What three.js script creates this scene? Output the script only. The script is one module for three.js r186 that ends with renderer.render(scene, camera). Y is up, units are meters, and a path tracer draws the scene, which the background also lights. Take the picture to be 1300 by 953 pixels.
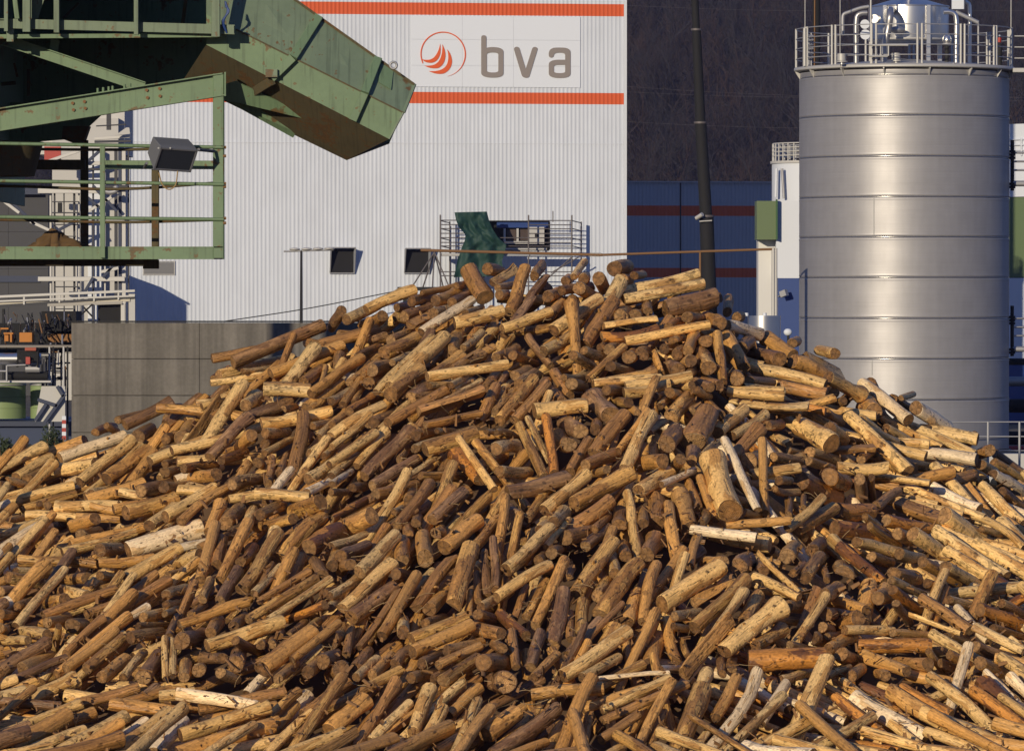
import * as THREE from 'three';
import { mergeGeometries } from 'three/addons/utils/BufferGeometryUtils.js';

// ---------- camera, sky, sun, exposure ----------
const F = 6520, HZ = 380, CY = 4.4;            // focal length in photo pixels, horizon row, eye height
const scene = new THREE.Scene();
const camera = new THREE.PerspectiveCamera(2 * Math.atan(476.5 / F) * 180 / Math.PI, 1300 / 953, 1, 4000);
camera.position.set(0, CY, 0);
camera.rotation.x = -Math.atan((476.5 - HZ) / F);
const SUN_AZ = 25 * Math.PI / 180, SUN_EL = 13.5 * Math.PI / 180;
const sunDir = new THREE.Vector3(-Math.sin(SUN_AZ) * Math.cos(SUN_EL), Math.sin(SUN_EL), Math.cos(SUN_AZ) * Math.cos(SUN_EL));
{ // clear late-afternoon sky: deep blue above, paler towards the horizon
  const W = 64, H = 64, d = new Float32Array(W * H * 4);
  for (let j = 0; j < H; j++) for (let i = 0; i < W; i++) {
    const el = Math.max(0, Math.sin((j + 0.5) / H * Math.PI - Math.PI / 2));
    const k = Math.pow(1 - el, 3), o = (j * W + i) * 4;
    d[o] = 0.042 + 0.09 * k; d[o + 1] = 0.085 + 0.11 * k; d[o + 2] = 0.24 + 0.1 * k; d[o + 3] = 1;
  }
  const t = new THREE.DataTexture(d, W, H, THREE.RGBAFormat, THREE.FloatType);
  t.mapping = THREE.EquirectangularReflectionMapping; t.magFilter = t.minFilter = THREE.LinearFilter; t.needsUpdate = true;
  scene.background = t; scene.environment = t;
}
const sun = new THREE.DirectionalLight(new THREE.Color().setRGB(1, 0.86, 0.62), 3.2);
sun.position.copy(sunDir).multiplyScalar(300); sun.target.position.set(0, 0, -150);
sun.position.add(sun.target.position);
sun.castShadow = true; sun.shadow.mapSize.set(4096, 4096);
Object.assign(sun.shadow.camera, { left: -60, right: 60, top: 60, bottom: -60, near: 1, far: 900 });
scene.add(sun, sun.target);
const renderer = new THREE.WebGLRenderer({ antialias: true });
renderer.toneMapping = THREE.LinearToneMapping; renderer.toneMappingExposure = 1.22;
renderer.shadowMap.enabled = true;

// ---------- helpers ----------
function rng(s) { return () => { s |= 0; s = s + 0x6D2B79F5 | 0; let t = Math.imul(s ^ s >>> 15, 1 | s); t = t + Math.imul(t ^ t >>> 7, 61 | t) ^ t; return ((t ^ t >>> 14) >>> 0) / 4294967296; }; }
const V = (x, y, z) => new THREE.Vector3(x, y, z);
const P = (px, py, d) => V((px - 650) / F * d, CY + (HZ - py) / F * d, -d);   // a spot seen at (px, py), d metres off
const lerp = (a, b, t) => a + (b - a) * t;
const clamp = (x, a, b) => Math.max(a, Math.min(b, x));
function hash(x, y, s) { let h = Math.imul(x, 374761393) + Math.imul(y, 668265263) + Math.imul(s, 1442695041) | 0; h = Math.imul(h ^ h >>> 13, 1274126177); return ((h ^ h >>> 16) >>> 0) / 4294967296; }
function vn(x, y, s = 0, px = 1e6, py = 1e6) {          // value noise, periodic in px, py
  const x0 = Math.floor(x), y0 = Math.floor(y); let fx = x - x0, fy = y - y0;
  fx = fx * fx * (3 - 2 * fx); fy = fy * fy * (3 - 2 * fy);
  const m = (a, p) => ((a % p) + p) % p;
  const a = hash(m(x0, px), m(y0, py), s), b = hash(m(x0 + 1, px), m(y0, py), s), c = hash(m(x0, px), m(y0 + 1, py), s), d = hash(m(x0 + 1, px), m(y0 + 1, py), s);
  return lerp(lerp(a, b, fx), lerp(c, d, fx), fy);
}
function fbm(x, y, s, px, py, o = 4) { let r = 0, a = 0.5, n = 0; for (let k = 0; k < o; k++) { r += a * vn(x, y, s + k, px, py); n += a; x *= 2; y *= 2; px *= 2; py *= 2; a *= 0.5; } return r / n; }
const smooth = (a, b, x) => { const t = clamp((x - a) / (b - a), 0, 1); return t * t * (3 - 2 * t); };
const toS = c => Math.round(255 * clamp(c <= 0.0031308 ? 12.92 * c : 1.055 * Math.pow(c, 1 / 2.4) - 0.055, 0, 1));
const rgb = (r, g, b) => new THREE.Color().setRGB(r, g, b);
function texture(w, h, fn, srgb = true) {                // fn(u, v) -> linear [r, g, b]
  const d = new Uint8Array(w * h * 4);
  for (let j = 0; j < h; j++) for (let i = 0; i < w; i++) {
    const c = fn((i + 0.5) / w, (j + 0.5) / h, i, j), o = (j * w + i) * 4;
    for (let k = 0; k < 3; k++) d[o + k] = srgb ? toS(c[k]) : Math.round(255 * clamp(c[k], 0, 1));
    d[o + 3] = 255;
  }
  const t = new THREE.DataTexture(d, w, h);
  if (srgb) t.colorSpace = THREE.SRGBColorSpace;
  t.wrapS = t.wrapT = THREE.RepeatWrapping; t.magFilter = THREE.LinearFilter; t.minFilter = THREE.LinearMipmapLinearFilter; t.generateMipmaps = true; t.needsUpdate = true;
  return t;
}
const taken = {};
function numbered(n) { taken[n] = (taken[n] ?? -1) + 1; return taken[n] ? `${n}_${String(taken[n]).padStart(3, '0')}` : n; }
const origin = new WeakMap();
function thing(name, label, category, base, group) {
  const o = new THREE.Group(); o.name = numbered(name); o.position.copy(base); scene.add(o); origin.set(o, base.clone());
  o.userData = { label, category }; if (group) o.userData.group = group;
  return o;
}
function shade(m) { m.castShadow = true; m.receiveShadow = true; return m; }
function add(parent, name, geo, mat, label) {            // geo (or a list) in world coordinates becomes ONE part of parent
  let g = Array.isArray(geo) ? mergeGeometries(geo.map(q => { q = q.index ? q.toNonIndexed() : q; if (!q.attributes.normal) q.computeVertexNormals(); for (const k of Object.keys(q.attributes)) if (!['position', 'normal', 'uv'].includes(k)) q.deleteAttribute(k); if (!q.attributes.uv) q.setAttribute('uv', new THREE.BufferAttribute(new Float32Array(q.attributes.position.count * 2), 2)); return q; })) : geo;
  const o = origin.get(parent); if (mat.userData.metric) g = boxUV(g);
  g.translate(-o.x, -o.y, -o.z);
  const m = shade(new THREE.Mesh(g, mat)); m.name = name; if (label) m.userData.label = label;
  parent.add(m); origin.set(m, o); return m;
}
function solo(name, label, category, base, geo, mat, group) { // a thing that is one mesh
  let g = Array.isArray(geo) ? mergeGeometries(geo.map(q => q.index ? q.toNonIndexed() : q)) : geo;
  if (mat.userData.metric) g = boxUV(g);
  g.translate(-base.x, -base.y, -base.z);
  const m = shade(new THREE.Mesh(g, mat)); m.name = numbered(name); m.position.copy(base); m.userData = { label, category }; if (group) m.userData.group = group; scene.add(m); return m;
}
function setting(name, geo, mat, label, kind = 'structure') { const m = shade(new THREE.Mesh(geo, mat)); m.name = numbered(name); m.userData = { kind, label, category: name.split('_').pop() }; scene.add(m); return m; }
function boxUV(g) {                                      // uv in metres from the dominant side of each face
  if (g.index) g = g.toNonIndexed();
  const p = g.attributes.position, uv = new Float32Array(p.count * 2), a = V(), b = V(), c = V();
  for (let i = 0; i < p.count; i += 3) {
    a.fromBufferAttribute(p, i); b.fromBufferAttribute(p, i + 1).sub(a); c.fromBufferAttribute(p, i + 2).sub(a); b.cross(c);
    const x = Math.abs(b.x), y = Math.abs(b.y), z = Math.abs(b.z);
    for (let k = 0; k < 3; k++) { a.fromBufferAttribute(p, i + k); const q = y > x && y > z ? [a.x, a.z] : x > z ? [a.z, a.y] : [a.x, a.y]; uv[(i + k) * 2] = q[0]; uv[(i + k) * 2 + 1] = q[1]; }
  }
  g.setAttribute('uv', new THREE.BufferAttribute(uv, 2)); return g;
}
function frameOf(a, b, upHint) {
  const z = b.clone().sub(a), L = z.length(); z.normalize();
  let up = (upHint || V(0, 1, 0)).clone(); if (Math.abs(up.dot(z)) > 0.98) up = V(0, 0, 1);
  const x = up.clone().cross(z).normalize(), y = z.clone().cross(x);
  return [new THREE.Matrix4().makeBasis(x, y, z).setPosition(a.clone().add(b).multiplyScalar(0.5)), L];
}
function bar(a, b, w, h, up) { const [m, L] = frameOf(a, b, up); return chamferBox(w, h, L, Math.min(w, h) * 0.08).applyMatrix4(m); }
function chamferBox(w, h, l, c) {                        // box along z with its four long edges cut
  const s = new THREE.Shape(), x = w / 2, y = h / 2;
  s.moveTo(-x + c, -y); s.lineTo(x - c, -y); s.lineTo(x, -y + c); s.lineTo(x, y - c); s.lineTo(x - c, y); s.lineTo(-x + c, y); s.lineTo(-x, y - c); s.lineTo(-x, -y + c); s.closePath();
  const g = new THREE.ExtrudeGeometry(s, { depth: l, bevelEnabled: false }); g.translate(0, 0, -l / 2); return g;
}
function channel(a, b, h, fl, up, t = 0.014) {           // I-beam: web plus two flanges
  const [m, L] = frameOf(a, b, up);
  const s = new THREE.Shape(), x = fl / 2, y = h / 2;
  s.moveTo(-x, -y); s.lineTo(x, -y); s.lineTo(x, -y + t); s.lineTo(t / 2, -y + t); s.lineTo(t / 2, y - t); s.lineTo(x, y - t); s.lineTo(x, y); s.lineTo(-x, y); s.lineTo(-x, y - t); s.lineTo(-t / 2, y - t); s.lineTo(-t / 2, -y + t); s.lineTo(-x, -y + t); s.closePath();
  const g = new THREE.ExtrudeGeometry(s, { depth: L, bevelEnabled: false }); g.translate(0, 0, -L / 2); return g.applyMatrix4(m);
}
function rod(a, b, r, seg = 8, r2 = r) { const [m, L] = frameOf(a, b); const g = new THREE.CylinderGeometry(r2, r, L, seg); g.rotateX(Math.PI / 2); return g.applyMatrix4(m); }
function tube(pts, r, n = 24, seg = 8) { return new THREE.TubeGeometry(new THREE.CatmullRomCurve3(pts), n, r, seg); }
function box(cx, cy, cz, w, h, d) { const g = new THREE.BoxGeometry(w, h, d); g.translate(cx, cy, cz); return g; }
function slab(a, b, c, d, t) {                           // plate through four corners (in order), t thick behind its face
  const n = b.clone().sub(a).cross(d.clone().sub(a)).normalize().multiplyScalar(-t), q = [a, b, c, d], r = q.map(p => p.clone().add(n)), pos = [];
  const quad = (e, f, g, h) => { for (const p of [e, f, g, e, g, h]) pos.push(p.x, p.y, p.z); };
  quad(...q); quad(r[3], r[2], r[1], r[0]); for (let i = 0; i < 4; i++) { const j = (i + 1) % 4; quad(q[i], r[i], r[j], q[j]); }
  const g = new THREE.BufferGeometry(); g.setAttribute('position', new THREE.Float32BufferAttribute(pos, 3)); g.computeVertexNormals(); return boxUV(g);
}
const pxBox = (x0, y0, x1, y1, d, dep) => { const a = P(x0, y1, d), b = P(x1, y0, d); return box((a.x + b.x) / 2, (a.y + b.y) / 2, -d - dep / 2, b.x - a.x, b.y - a.y, dep); };

// ---------- materials ----------
function mat(r, g, b, rough = 0.7, metal = 0, extra = {}) { return new THREE.MeshStandardMaterial({ color: rgb(r, g, b), roughness: rough, metalness: metal, ...extra }); }
const rep = (t, s) => { const c = t.clone(); c.repeat.set(s, s); c.needsUpdate = true; return c; };
// painted green steel: paint, rust spots, grime runs
function paintTex(base, rustAmt, seed) {
  return texture(512, 512, (u, v) => {
    const big = fbm(u * 4, v * 4, seed, 4, 4, 5), fine = fbm(u * 40, v * 40, seed + 9, 40, 40, 3), run = fbm(u * 50, v * 3, seed + 20, 50, 3, 3), sp = fbm(u * 24, v * 24, seed + 31, 24, 24, 3);
    const rust = clamp(smooth(1 - rustAmt, 1.08 - rustAmt, big * 0.62 + sp * 0.3 + fine * 0.25) + 0.8 * smooth(0.7, 0.76, fine * 0.6 + sp * 0.42), 0, 1), grime = smooth(0.52, 0.8, run) * 0.35;
    const k = 0.86 + 0.28 * big, t = 0.93 + 0.14 * fine;
    const c = base.map(x => x * k * t * (1 - grime * 0.7)), rc = [0.06 + 0.08 * fine, 0.032 + 0.03 * fine, 0.014];
    return c.map((x, i) => lerp(x, rc[i], rust * 0.85));
  });
}
const M = {};
M.green = new THREE.MeshStandardMaterial({ map: paintTex([0.13, 0.2, 0.115], 0.28, 3), roughness: 0.6 }); M.green.map.repeat.set(0.6, 0.6);
M.greenPale = new THREE.MeshStandardMaterial({ map: paintTex([0.14, 0.19, 0.13], 0.26, 13), roughness: 0.6 }); M.greenPale.map.repeat.set(0.6, 0.6);
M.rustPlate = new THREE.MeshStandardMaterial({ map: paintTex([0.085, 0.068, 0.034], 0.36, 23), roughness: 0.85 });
M.concrete = new THREE.MeshStandardMaterial({ map: texture(512, 512, (u, v) => {
  const n = fbm(u * 6, v * 6, 50, 6, 6, 5), st = fbm(u * 60, v * 2, 61, 60, 2, 4), st2 = fbm(u * 16, v * 1, 71, 16, 1, 3), f = fbm(u * 90, v * 90, 80, 90, 90, 2);
  const k = (0.75 + 0.5 * n) * (0.7 + 0.6 * st) * (0.8 + 0.4 * st2) * (0.9 + 0.2 * f); return [0.14 * k, 0.128 * k, 0.117 * k]; }), roughness: 0.9 });
M.concrete.map.repeat.set(0.35, 0.35);
M.white = mat(0.62, 0.65, 0.72, 0.55); M.sign = mat(0.67, 0.71, 0.8, 0.6); M.orange = mat(0.6, 0.09, 0.018, 0.55); M.letter = mat(0.24, 0.21, 0.2, 0.6); M.logo = mat(0.66, 0.1, 0.02, 0.6);
M.greyBlue = mat(0.3, 0.32, 0.36, 0.6); M.dark = mat(0.015, 0.015, 0.017, 0.8); M.black = mat(0.007, 0.007, 0.009, 0.85); M.steel = mat(0.42, 0.41, 0.41, 0.4, 0.8); M.galv = mat(0.34, 0.34, 0.36, 0.5, 0.4); M.tubes = mat(0.12, 0.105, 0.11, 0.6, 0.2);
M.paleSteel = mat(0.46, 0.45, 0.44, 0.5, 0.2); M.rust = mat(0.19, 0.1, 0.045, 0.85); M.tarp = mat(0.006, 0.04, 0.033, 0.7); M.blue = mat(0.018, 0.05, 0.2, 0.5); M.greenPaint = mat(0.105, 0.15, 0.07, 0.6); M.red = mat(0.35, 0.03, 0.02, 0.5); M.yellow = mat(0.42, 0.15, 0.012, 0.6);
M.cream = mat(0.46, 0.45, 0.44, 0.7); M.hall = mat(0.045, 0.046, 0.055, 0.7); M.navy = mat(0.02, 0.03, 0.07, 0.6); M.vat = mat(0.2, 0.27, 0.125, 0.6); M.glass = mat(0.03, 0.035, 0.05, 0.15);
for (const k of ['green', 'greenPale', 'rustPlate', 'concrete']) M[k].userData.metric = true;
// ---------- ground, hill ----------
{
  const g = new THREE.PlaneGeometry(3000, 3000, 1, 1); g.rotateX(-Math.PI / 2); g.translate(0, 0, -1000);
  const t = texture(512, 512, (u, v) => { const n = fbm(u * 8, v * 8, 5, 8, 8, 5), f = fbm(u * 70, v * 70, 15, 70, 70, 2), k = (0.5 + n) * (0.7 + 0.6 * f); return [0.075 * k, 0.06 * k, 0.047 * k]; });
  t.repeat.set(700, 700);
  setting('ground', g, new THREE.MeshStandardMaterial({ map: t, roughness: 0.95 }), 'bare dirty yard ground under the log heap');
}
const hillH = (x, d) => d < 700 ? 0 : (d - 700) * 0.26 * smooth(660, 820, d) + (fbm(x / 90 + 50, d / 90, 7, 1e5, 1e5, 4) - 0.5) * 26 * smooth(700, 800, d);
{
  const nx = 90, nz = 60, g = new THREE.PlaneGeometry(1, 1, nx, nz), p = g.attributes.position;
  for (let j = 0; j <= nz; j++) for (let i = 0; i <= nx; i++) { const k = j * (nx + 1) + i, d = 690 + (1 - j / nz) * 700, x = lerp(-500, 500, i / nx); p.setXYZ(k, x, hillH(x, d) - 0.2, -d); }
  const t = texture(256, 256, (u, v) => { const n = fbm(u * 6, v * 6, 33, 6, 6, 5), m = fbm(u * 30, v * 30, 35, 30, 30, 3); const k = 0.4 + 1.1 * n * (0.6 + 0.8 * m); return [0.032 * k, 0.022 * k, 0.022 * k]; }); t.repeat.set(20, 20);
  g.computeVertexNormals();
  setting('hillside', g, new THREE.MeshStandardMaterial({ map: t, roughness: 1 }), 'dark wooded hillside rising behind the plant');
}
{ // bare winter wood: one mass
  const r = rng(77), variants = 3, geos = [];
  for (let v = 0; v < variants; v++) {
    const list = [], pos = [];
    const twig = (a, b, w) => { const n = b.clone().sub(a).normalize(), s = V(r() - 0.5, 0, r() - 0.5).cross(n).normalize().multiplyScalar(w), s2 = n.clone().cross(s); for (const e of [s, s2]) pos.push(a.x - e.x, a.y - e.y, a.z - e.z, a.x + e.x, a.y + e.y, a.z + e.z, b.x, b.y, b.z); };
    const grow = (a, dir, L, w, k) => { const b = a.clone().addScaledVector(dir, L); twig(a, b, w); if (k) for (let i = 0; i < 5; i++) { const t = 0.3 + 0.7 * r(), d2 = dir.clone().add(V(r() - 0.5, r() * 0.5 - 0.12, r() - 0.5).multiplyScalar(2.4)).normalize(); grow(a.clone().lerp(b, t), d2, L * (0.35 + 0.3 * r()), w * 0.5, k - 1); } };
    grow(V(0, 0, 0), V((r() - 0.5) * 0.1, 1, (r() - 0.5) * 0.1).normalize(), 6 + 3 * r(), 0.2, 3);
    const g = new THREE.BufferGeometry(); g.setAttribute('position', new THREE.Float32BufferAttribute(pos, 3)); g.computeVertexNormals(); geos.push(g);
  }
  const wood = new THREE.Group(); wood.name = 'bare_wood'; wood.userData = { kind: 'stuff', label: 'bare brown winter wood covering the dark hillside', category: 'wood' }; scene.add(wood);
  const tints = [[0.026, 0.019, 0.022], [0.038, 0.023, 0.021], [0.02, 0.019, 0.026]];
  for (let v = 0; v < variants; v++) {
    const N = 2600, im = new THREE.InstancedMesh(geos[v], new THREE.MeshStandardMaterial({ color: rgb(...tints[v]), roughness: 1, side: THREE.DoubleSide }), N), m = new THREE.Matrix4(), q = new THREE.Quaternion();
    for (let i = 0; i < N; i++) { const d = 715 + 330 * Math.pow(r(), 1.1), x = lerp(-100, 190, r()), s = 0.8 + 0.7 * r(); q.setFromAxisAngle(V(0, 1, 0), r() * 6.28); m.compose(V(x, hillH(x, d) - 0.4, -d), q, V(s, s * (0.9 + 0.4 * r()), s)); im.setMatrixAt(i, m); }
    im.name = 'bare_trees'; im.castShadow = im.receiveShadow = true; wood.add(im);
  }
}
{ // small house on the hillside
  const d = 905, b = P(815, 66, d); b.y = hillH(b.x, d) + 1;
  const t = thing('hillside_house', 'small pale house with red roof among trees on the hillside', 'house', b);
  const y = CY + (HZ - 62) * d / F, x = (815 - 650) / F * d;
  add(t, 'wall', box(x, y - 2.6, -d, 5, 7, 5), M.cream);
  const s = new THREE.Shape(); s.moveTo(-4, 0); s.lineTo(4, 0); s.lineTo(0, 2.4); s.closePath();
  const g = new THREE.ExtrudeGeometry(s, { depth: 7, bevelEnabled: false }); g.rotateY(Math.PI / 2); g.translate(x - 3.5, y + 0.92, -d);
  add(t, 'roof', g, mat(0.2, 0.05, 0.03, 0.9));
}
for (const [y0, y1, d] of [[0, 8, 620], [98, 122, 640], [110, 118, 645], [146, 158, 600]]) { // power lines across the valley
  const a = P(560, y0 - 6, d), b = P(1300, y1 + 6, d), m = a.clone().lerp(b, 0.5); m.y -= 0.8;
  solo('power_line', 'thin overhead power line crossing before the wooded hill', 'cable', a, tube([a, m, b], 0.012, 20, 4), M.tubes, 'power lines before the hill');
}

scene.fog = new THREE.FogExp2(rgb(0.46, 0.48, 0.85), 0.000095);   // thin blue haze before the hill

// ---------- white hall with the sign ----------
const TH = 8.5 * Math.PI / 180, wu = V(Math.cos(TH), 0, -Math.sin(TH)), wn = V(Math.sin(TH), 0, Math.cos(TH));
const w0 = P(478, HZ, 293);
function W(px, py, off = 0, setback = 0) { // spot on the hall front (off metres proud of it)
  const dir = V((px - 650) / F, (HZ - py) / F, -1), p0 = w0.clone().addScaledVector(wn, off - setback), c = V(0, CY, 0);
  const t = p0.clone().sub(c).dot(wn) / dir.dot(wn); return c.addScaledVector(dir, t);
}
const wuv = (px, py, off = 0, sb = 0) => { const p = W(px, py, off, sb); return [p.clone().sub(w0).dot(wu), p.y]; };
const wpt = (u, v, off) => w0.clone().addScaledVector(wu, u).addScaledVector(wn, off).setY(v);
function ribbed(u0, u1, v0, v1, off, period = 0.235, dep = 0.018) { // trapezoid sheet
  const pos = []; let u = Math.ceil(u0 / period) * period - period; const prof = [];
  for (; u < u1 + period; u += period) for (const [f, h] of [[0, 0], [0.42, 0], [0.54, 1], [0.88, 1]]) { const x = u + f * period; if (x > u0 && x < u1) prof.push([x, h * dep]); }
  prof.unshift([u0, 0]); prof.push([u1, 0]);
  for (let i = 0; i + 1 < prof.length; i++) { const [a, ha] = prof[i], [b, hb] = prof[i + 1]; const A = wpt(a, v0, off + ha), B = wpt(b, v0, off + hb), C = wpt(b, v1, off + hb), D = wpt(a, v1, off + ha); for (const p of [A, B, C, A, C, D]) pos.push(p.x, p.y, p.z); }
  const g = new THREE.BufferGeometry(); g.setAttribute('position', new THREE.Float32BufferAttribute(pos, 3)); g.computeVertexNormals(); return boxUV(g);
}
function wbox(px0, py0, px1, py1, off, dep, sb = 0) { const [u0, v1] = wuv(px0, py0, off, sb), [u1, v0] = wuv(px1, py1, off, sb); return wboxUV(u0, u1, v0, v1, off - sb, dep); }
function wboxUV(u0, u1, v0, v1, off, dep) { const g = new THREE.BoxGeometry(u1 - u0, v1 - v0, dep); g.rotateY(TH); const c = wpt((u0 + u1) / 2, (v0 + v1) / 2, off - dep / 2); g.translate(c.x, c.y, c.z); return g; }
function wextrude(shape, z0, px, py, k, off, dep) { // shape drawn in picture units (x right, y down), k per photo pixel, set on the front
  const g = new THREE.ExtrudeGeometry(shape, { depth: dep, bevelEnabled: false, curveSegments: 10 }), p = g.attributes.position;
  const [u0, v0] = wuv(px, py, off), mpp = 293 / F;
  for (let i = 0; i < p.count; i++) { const q = wpt(u0 + p.getX(i) / k * mpp / Math.cos(TH), v0 - p.getY(i) / k * mpp, off + p.getZ(i)); p.setXYZ(i, q.x, q.y, q.z); }
  const ix = g.index; g.computeVertexNormals(); return g;
}
{
  const t = thing('white_hall', 'tall white corrugated hall with two orange stripes and sign', 'building', wpt(wuv(165, 400)[0], 0, 0));
  const U0 = wuv(165, 300)[0], U1 = wuv(792, 300)[0], vAt = py => wuv(650, py)[1];
  const tex = texture(512, 512, (u, v) => { const a = fbm(u * 6, v * 5, 91, 6, 5, 4), b = fbm(u * 70, v * 4, 95, 70, 4, 3), k = 0.9 + 0.12 * a + 0.1 * (b - 0.5); return [0.6 * k, 0.64 * k, 0.73 * k]; }); tex.repeat.set(1 / 9, 1 / 9);
  const wm = new THREE.MeshStandardMaterial({ map: tex, roughness: 0.55 });
  add(t, 'shell', wboxUV(U0 + 0.02, U1 - 0.02, 0, 25, -0.62, 34), M.white);
  add(t, 'roof_edge', wboxUV(U0 - 0.2, U1 + 0.2, 25, 25.5, 0.2, 34), M.galv);
  add(t, 'corner_trim', wboxUV(U1, U1 + 0.16, 0, 25, 0.09, 0.8), M.white); add(t, 'corner_trim', wboxUV(U0 - 0.16, U0, 0, 25, 0.09, 0.8), M.white);
  const s1 = [vAt(4.5), vAt(20)], s2 = [vAt(117.5), vAt(132)], hole = [wuv(620, 300)[0], wuv(697, 300)[0], vAt(317), vAt(281)];
  add(t, 'wall_panel', ribbed(U0, U1, s1[0], 25, 0), wm);
  add(t, 'orange_stripe', ribbed(U0, U1, s1[1], s1[0], 0), M.orange, 'upper orange stripe'); add(t, 'orange_stripe', ribbed(U0, U1, s2[1], s2[0], 0), M.orange, 'lower orange stripe');
  add(t, 'wall_panel', ribbed(U0, U1, s2[0], s1[1], 0), wm);
  const mid = vAt(182); add(t, 'wall_panel', ribbed(U0, U1, mid, s2[1], 0), wm); add(t, 'joint_strip', wboxUV(U0, U1, mid - 0.012, mid + 0.012, 0.048, 0.05), M.white);
  add(t, 'wall_panel', ribbed(U0, U1, hole[3], mid, 0), wm); add(t, 'wall_panel', ribbed(U0, hole[0], hole[2], hole[3], 0), wm); add(t, 'wall_panel', ribbed(hole[1], U1, hole[2], hole[3], 0), wm); add(t, 'wall_panel', ribbed(U0, U1, 0, hole[2], 0), wm);
  // sign board of flat panels
  const xs = [522, 587, 652, 737], ys = [21, 51, 84, 111];
  for (let i = 0; i < 3; i++) for (let j = 0; j < 3; j++) { const [a, b] = [wuv(xs[i], 66, 0.1)[0], wuv(xs[i + 1], 66, 0.1)[0]], g = 0.004; add(t, 'sign_panel', wboxUV(a + g, b - g, vAt(ys[j + 1]) + g, vAt(ys[j]) - g, 0.062, 0.03), M.sign); }
  const k = 3.81, q = (s, pts) => { s.moveTo(...pts[0]); for (const p of pts.slice(1)) p.length === 2 ? s.lineTo(...p) : s.quadraticCurveTo(...p); s.closePath(); return s; };
  const b = q(new THREE.Shape(), [[422, 181], [422, 168, 434.5, 168], [447, 168, 447, 181], [447, 229], [460, 225, 478, 225], [530, 225, 530, 250], [530, 350], [530, 373, 478, 373], [422, 373, 422, 350]]);
  b.holes.push(q(new THREE.Path(), [[449, 262], [449, 251, 478, 251], [505, 251, 505, 262], [505, 338], [505, 348, 478, 348], [449, 348, 449, 338]]));
  const v = q(new THREE.Shape(), [[582, 240], [578, 226, 592, 223], [605, 221, 609, 235], [638, 330], [668, 235], [672, 221, 685, 223], [699, 226, 694, 240], [658, 358], [655, 373, 642, 373], [622, 373, 618, 358]]);
  const a = q(new THREE.Shape(), [[750, 262], [747, 225, 790, 225], [815, 225], [856, 225, 856, 250], [856, 350], [856, 373, 803, 373], [750, 373, 750, 350], [750, 308], [750, 284, 803, 284], [830, 284], [830, 262], [830, 250, 803, 250], [776, 250, 775, 262], [772, 274, 762, 274], [751, 274, 750, 262]]);
  a.holes.push(q(new THREE.Path(), [[775, 318], [775, 309, 803, 309], [830, 309], [830, 340], [830, 349, 803, 349], [775, 349, 775, 340]]));
  for (const [s, l] of [[b, 'grey letter b'], [v, 'grey letter v'], [a, 'grey letter a']]) add(t, 'sign_letter', wextrude(s, 0, 500, 0, k, 0.064, 0.04), M.letter, l);
  const ring = new THREE.Shape(), cx = 238, cy = 261, A = [], B = [];
  for (let i = 0; i <= 60; i++) { const th = (155 + i / 60 * 285) * Math.PI / 180, w = 5.5 * Math.min(1, (61 - i) / 14, (i + 6) / 8); A.push([cx + Math.cos(th) * 110, cy + Math.sin(th) * 109]); B.push([cx + Math.cos(th) * (110 - w), cy + Math.sin(th) * (109 - w)]); }
  q(ring, [...A, ...B.reverse()]);
  const f1 = q(new THREE.Shape(), [[223, 211], [217, 250, 196, 274], [175, 296, 136, 286], [150, 306, 184, 303], [215, 296, 224, 258], [227, 235, 223, 211]]);
  const f2 = q(new THREE.Shape(), [[234, 214], [236, 262, 219, 291], [200, 322, 147, 317], [176, 334, 212, 329], [246, 315, 249, 268], [249, 240, 234, 214]]);
  const f3 = q(new THREE.Shape(), [[257, 238], [270, 280, 254, 314], [232, 348, 167, 343], [205, 362, 240, 355], [278, 338, 281, 296], [278, 258, 257, 238]]);
  add(t, 'logo_ring', wextrude(ring, 0, 500, 0, k, 0.064, 0.03), M.logo); for (const f of [f1, f2, f3]) add(t, 'logo_flame', wextrude(f, 0, 500, 0, k, 0.064, 0.03), M.logo);
  // two vent hoods, wider out at the top
  for (const [x0, y0, x1, y1] of [[418.5, 315, 449.5, 346], [513, 316, 544.5, 346]]) {
    const [u0, v1] = wuv(x0, y0), [u1, v0] = wuv(x1, y1), o1 = 0.72, o0 = 0.12, e = 0.045;
    const hood = add(t, 'vent_hood', [[u0, u0 + e], [u1 - e, u1]].map(([a, b]) => { const s = slab(wpt(a, v0, o0), wpt(a, v1, o1), wpt(a, v1, 0.03), wpt(a, v0, 0.03), b - a); return s; }), M.greyBlue);
    add(hood, 'frame', [bar(wpt(u0 - 0.02, v1 + 0.03, o1), wpt(u1 + 0.02, v1 + 0.03, o1), 0.06, 0.06), bar(wpt(u0 - 0.02, v0 - 0.03, o0), wpt(u1 + 0.02, v0 - 0.03, o0), 0.06, 0.06), bar(wpt(u0, v0, o0), wpt(u0, v1, o1), 0.06, 0.06), bar(wpt(u1, v0, o0), wpt(u1, v1, o1), 0.06, 0.06)], M.galv);
    add(hood, 'top_plate', slab(wpt(u0 + e + 0.01, v1 + 0.005, o1 - 0.04), wpt(u1 - e - 0.01, v1 + 0.005, o1 - 0.04), wpt(u1 - e - 0.01, v1 + 0.005, 0.05), wpt(u0 + e + 0.01, v1 + 0.005, 0.05), 0.02), M.galv);
    add(hood, 'dark_grille', wboxUV(u0 + e + 0.005, u1 - e - 0.005, v0, v1 - 0.03, 0.07, 0.02), M.black);
  }
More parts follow.
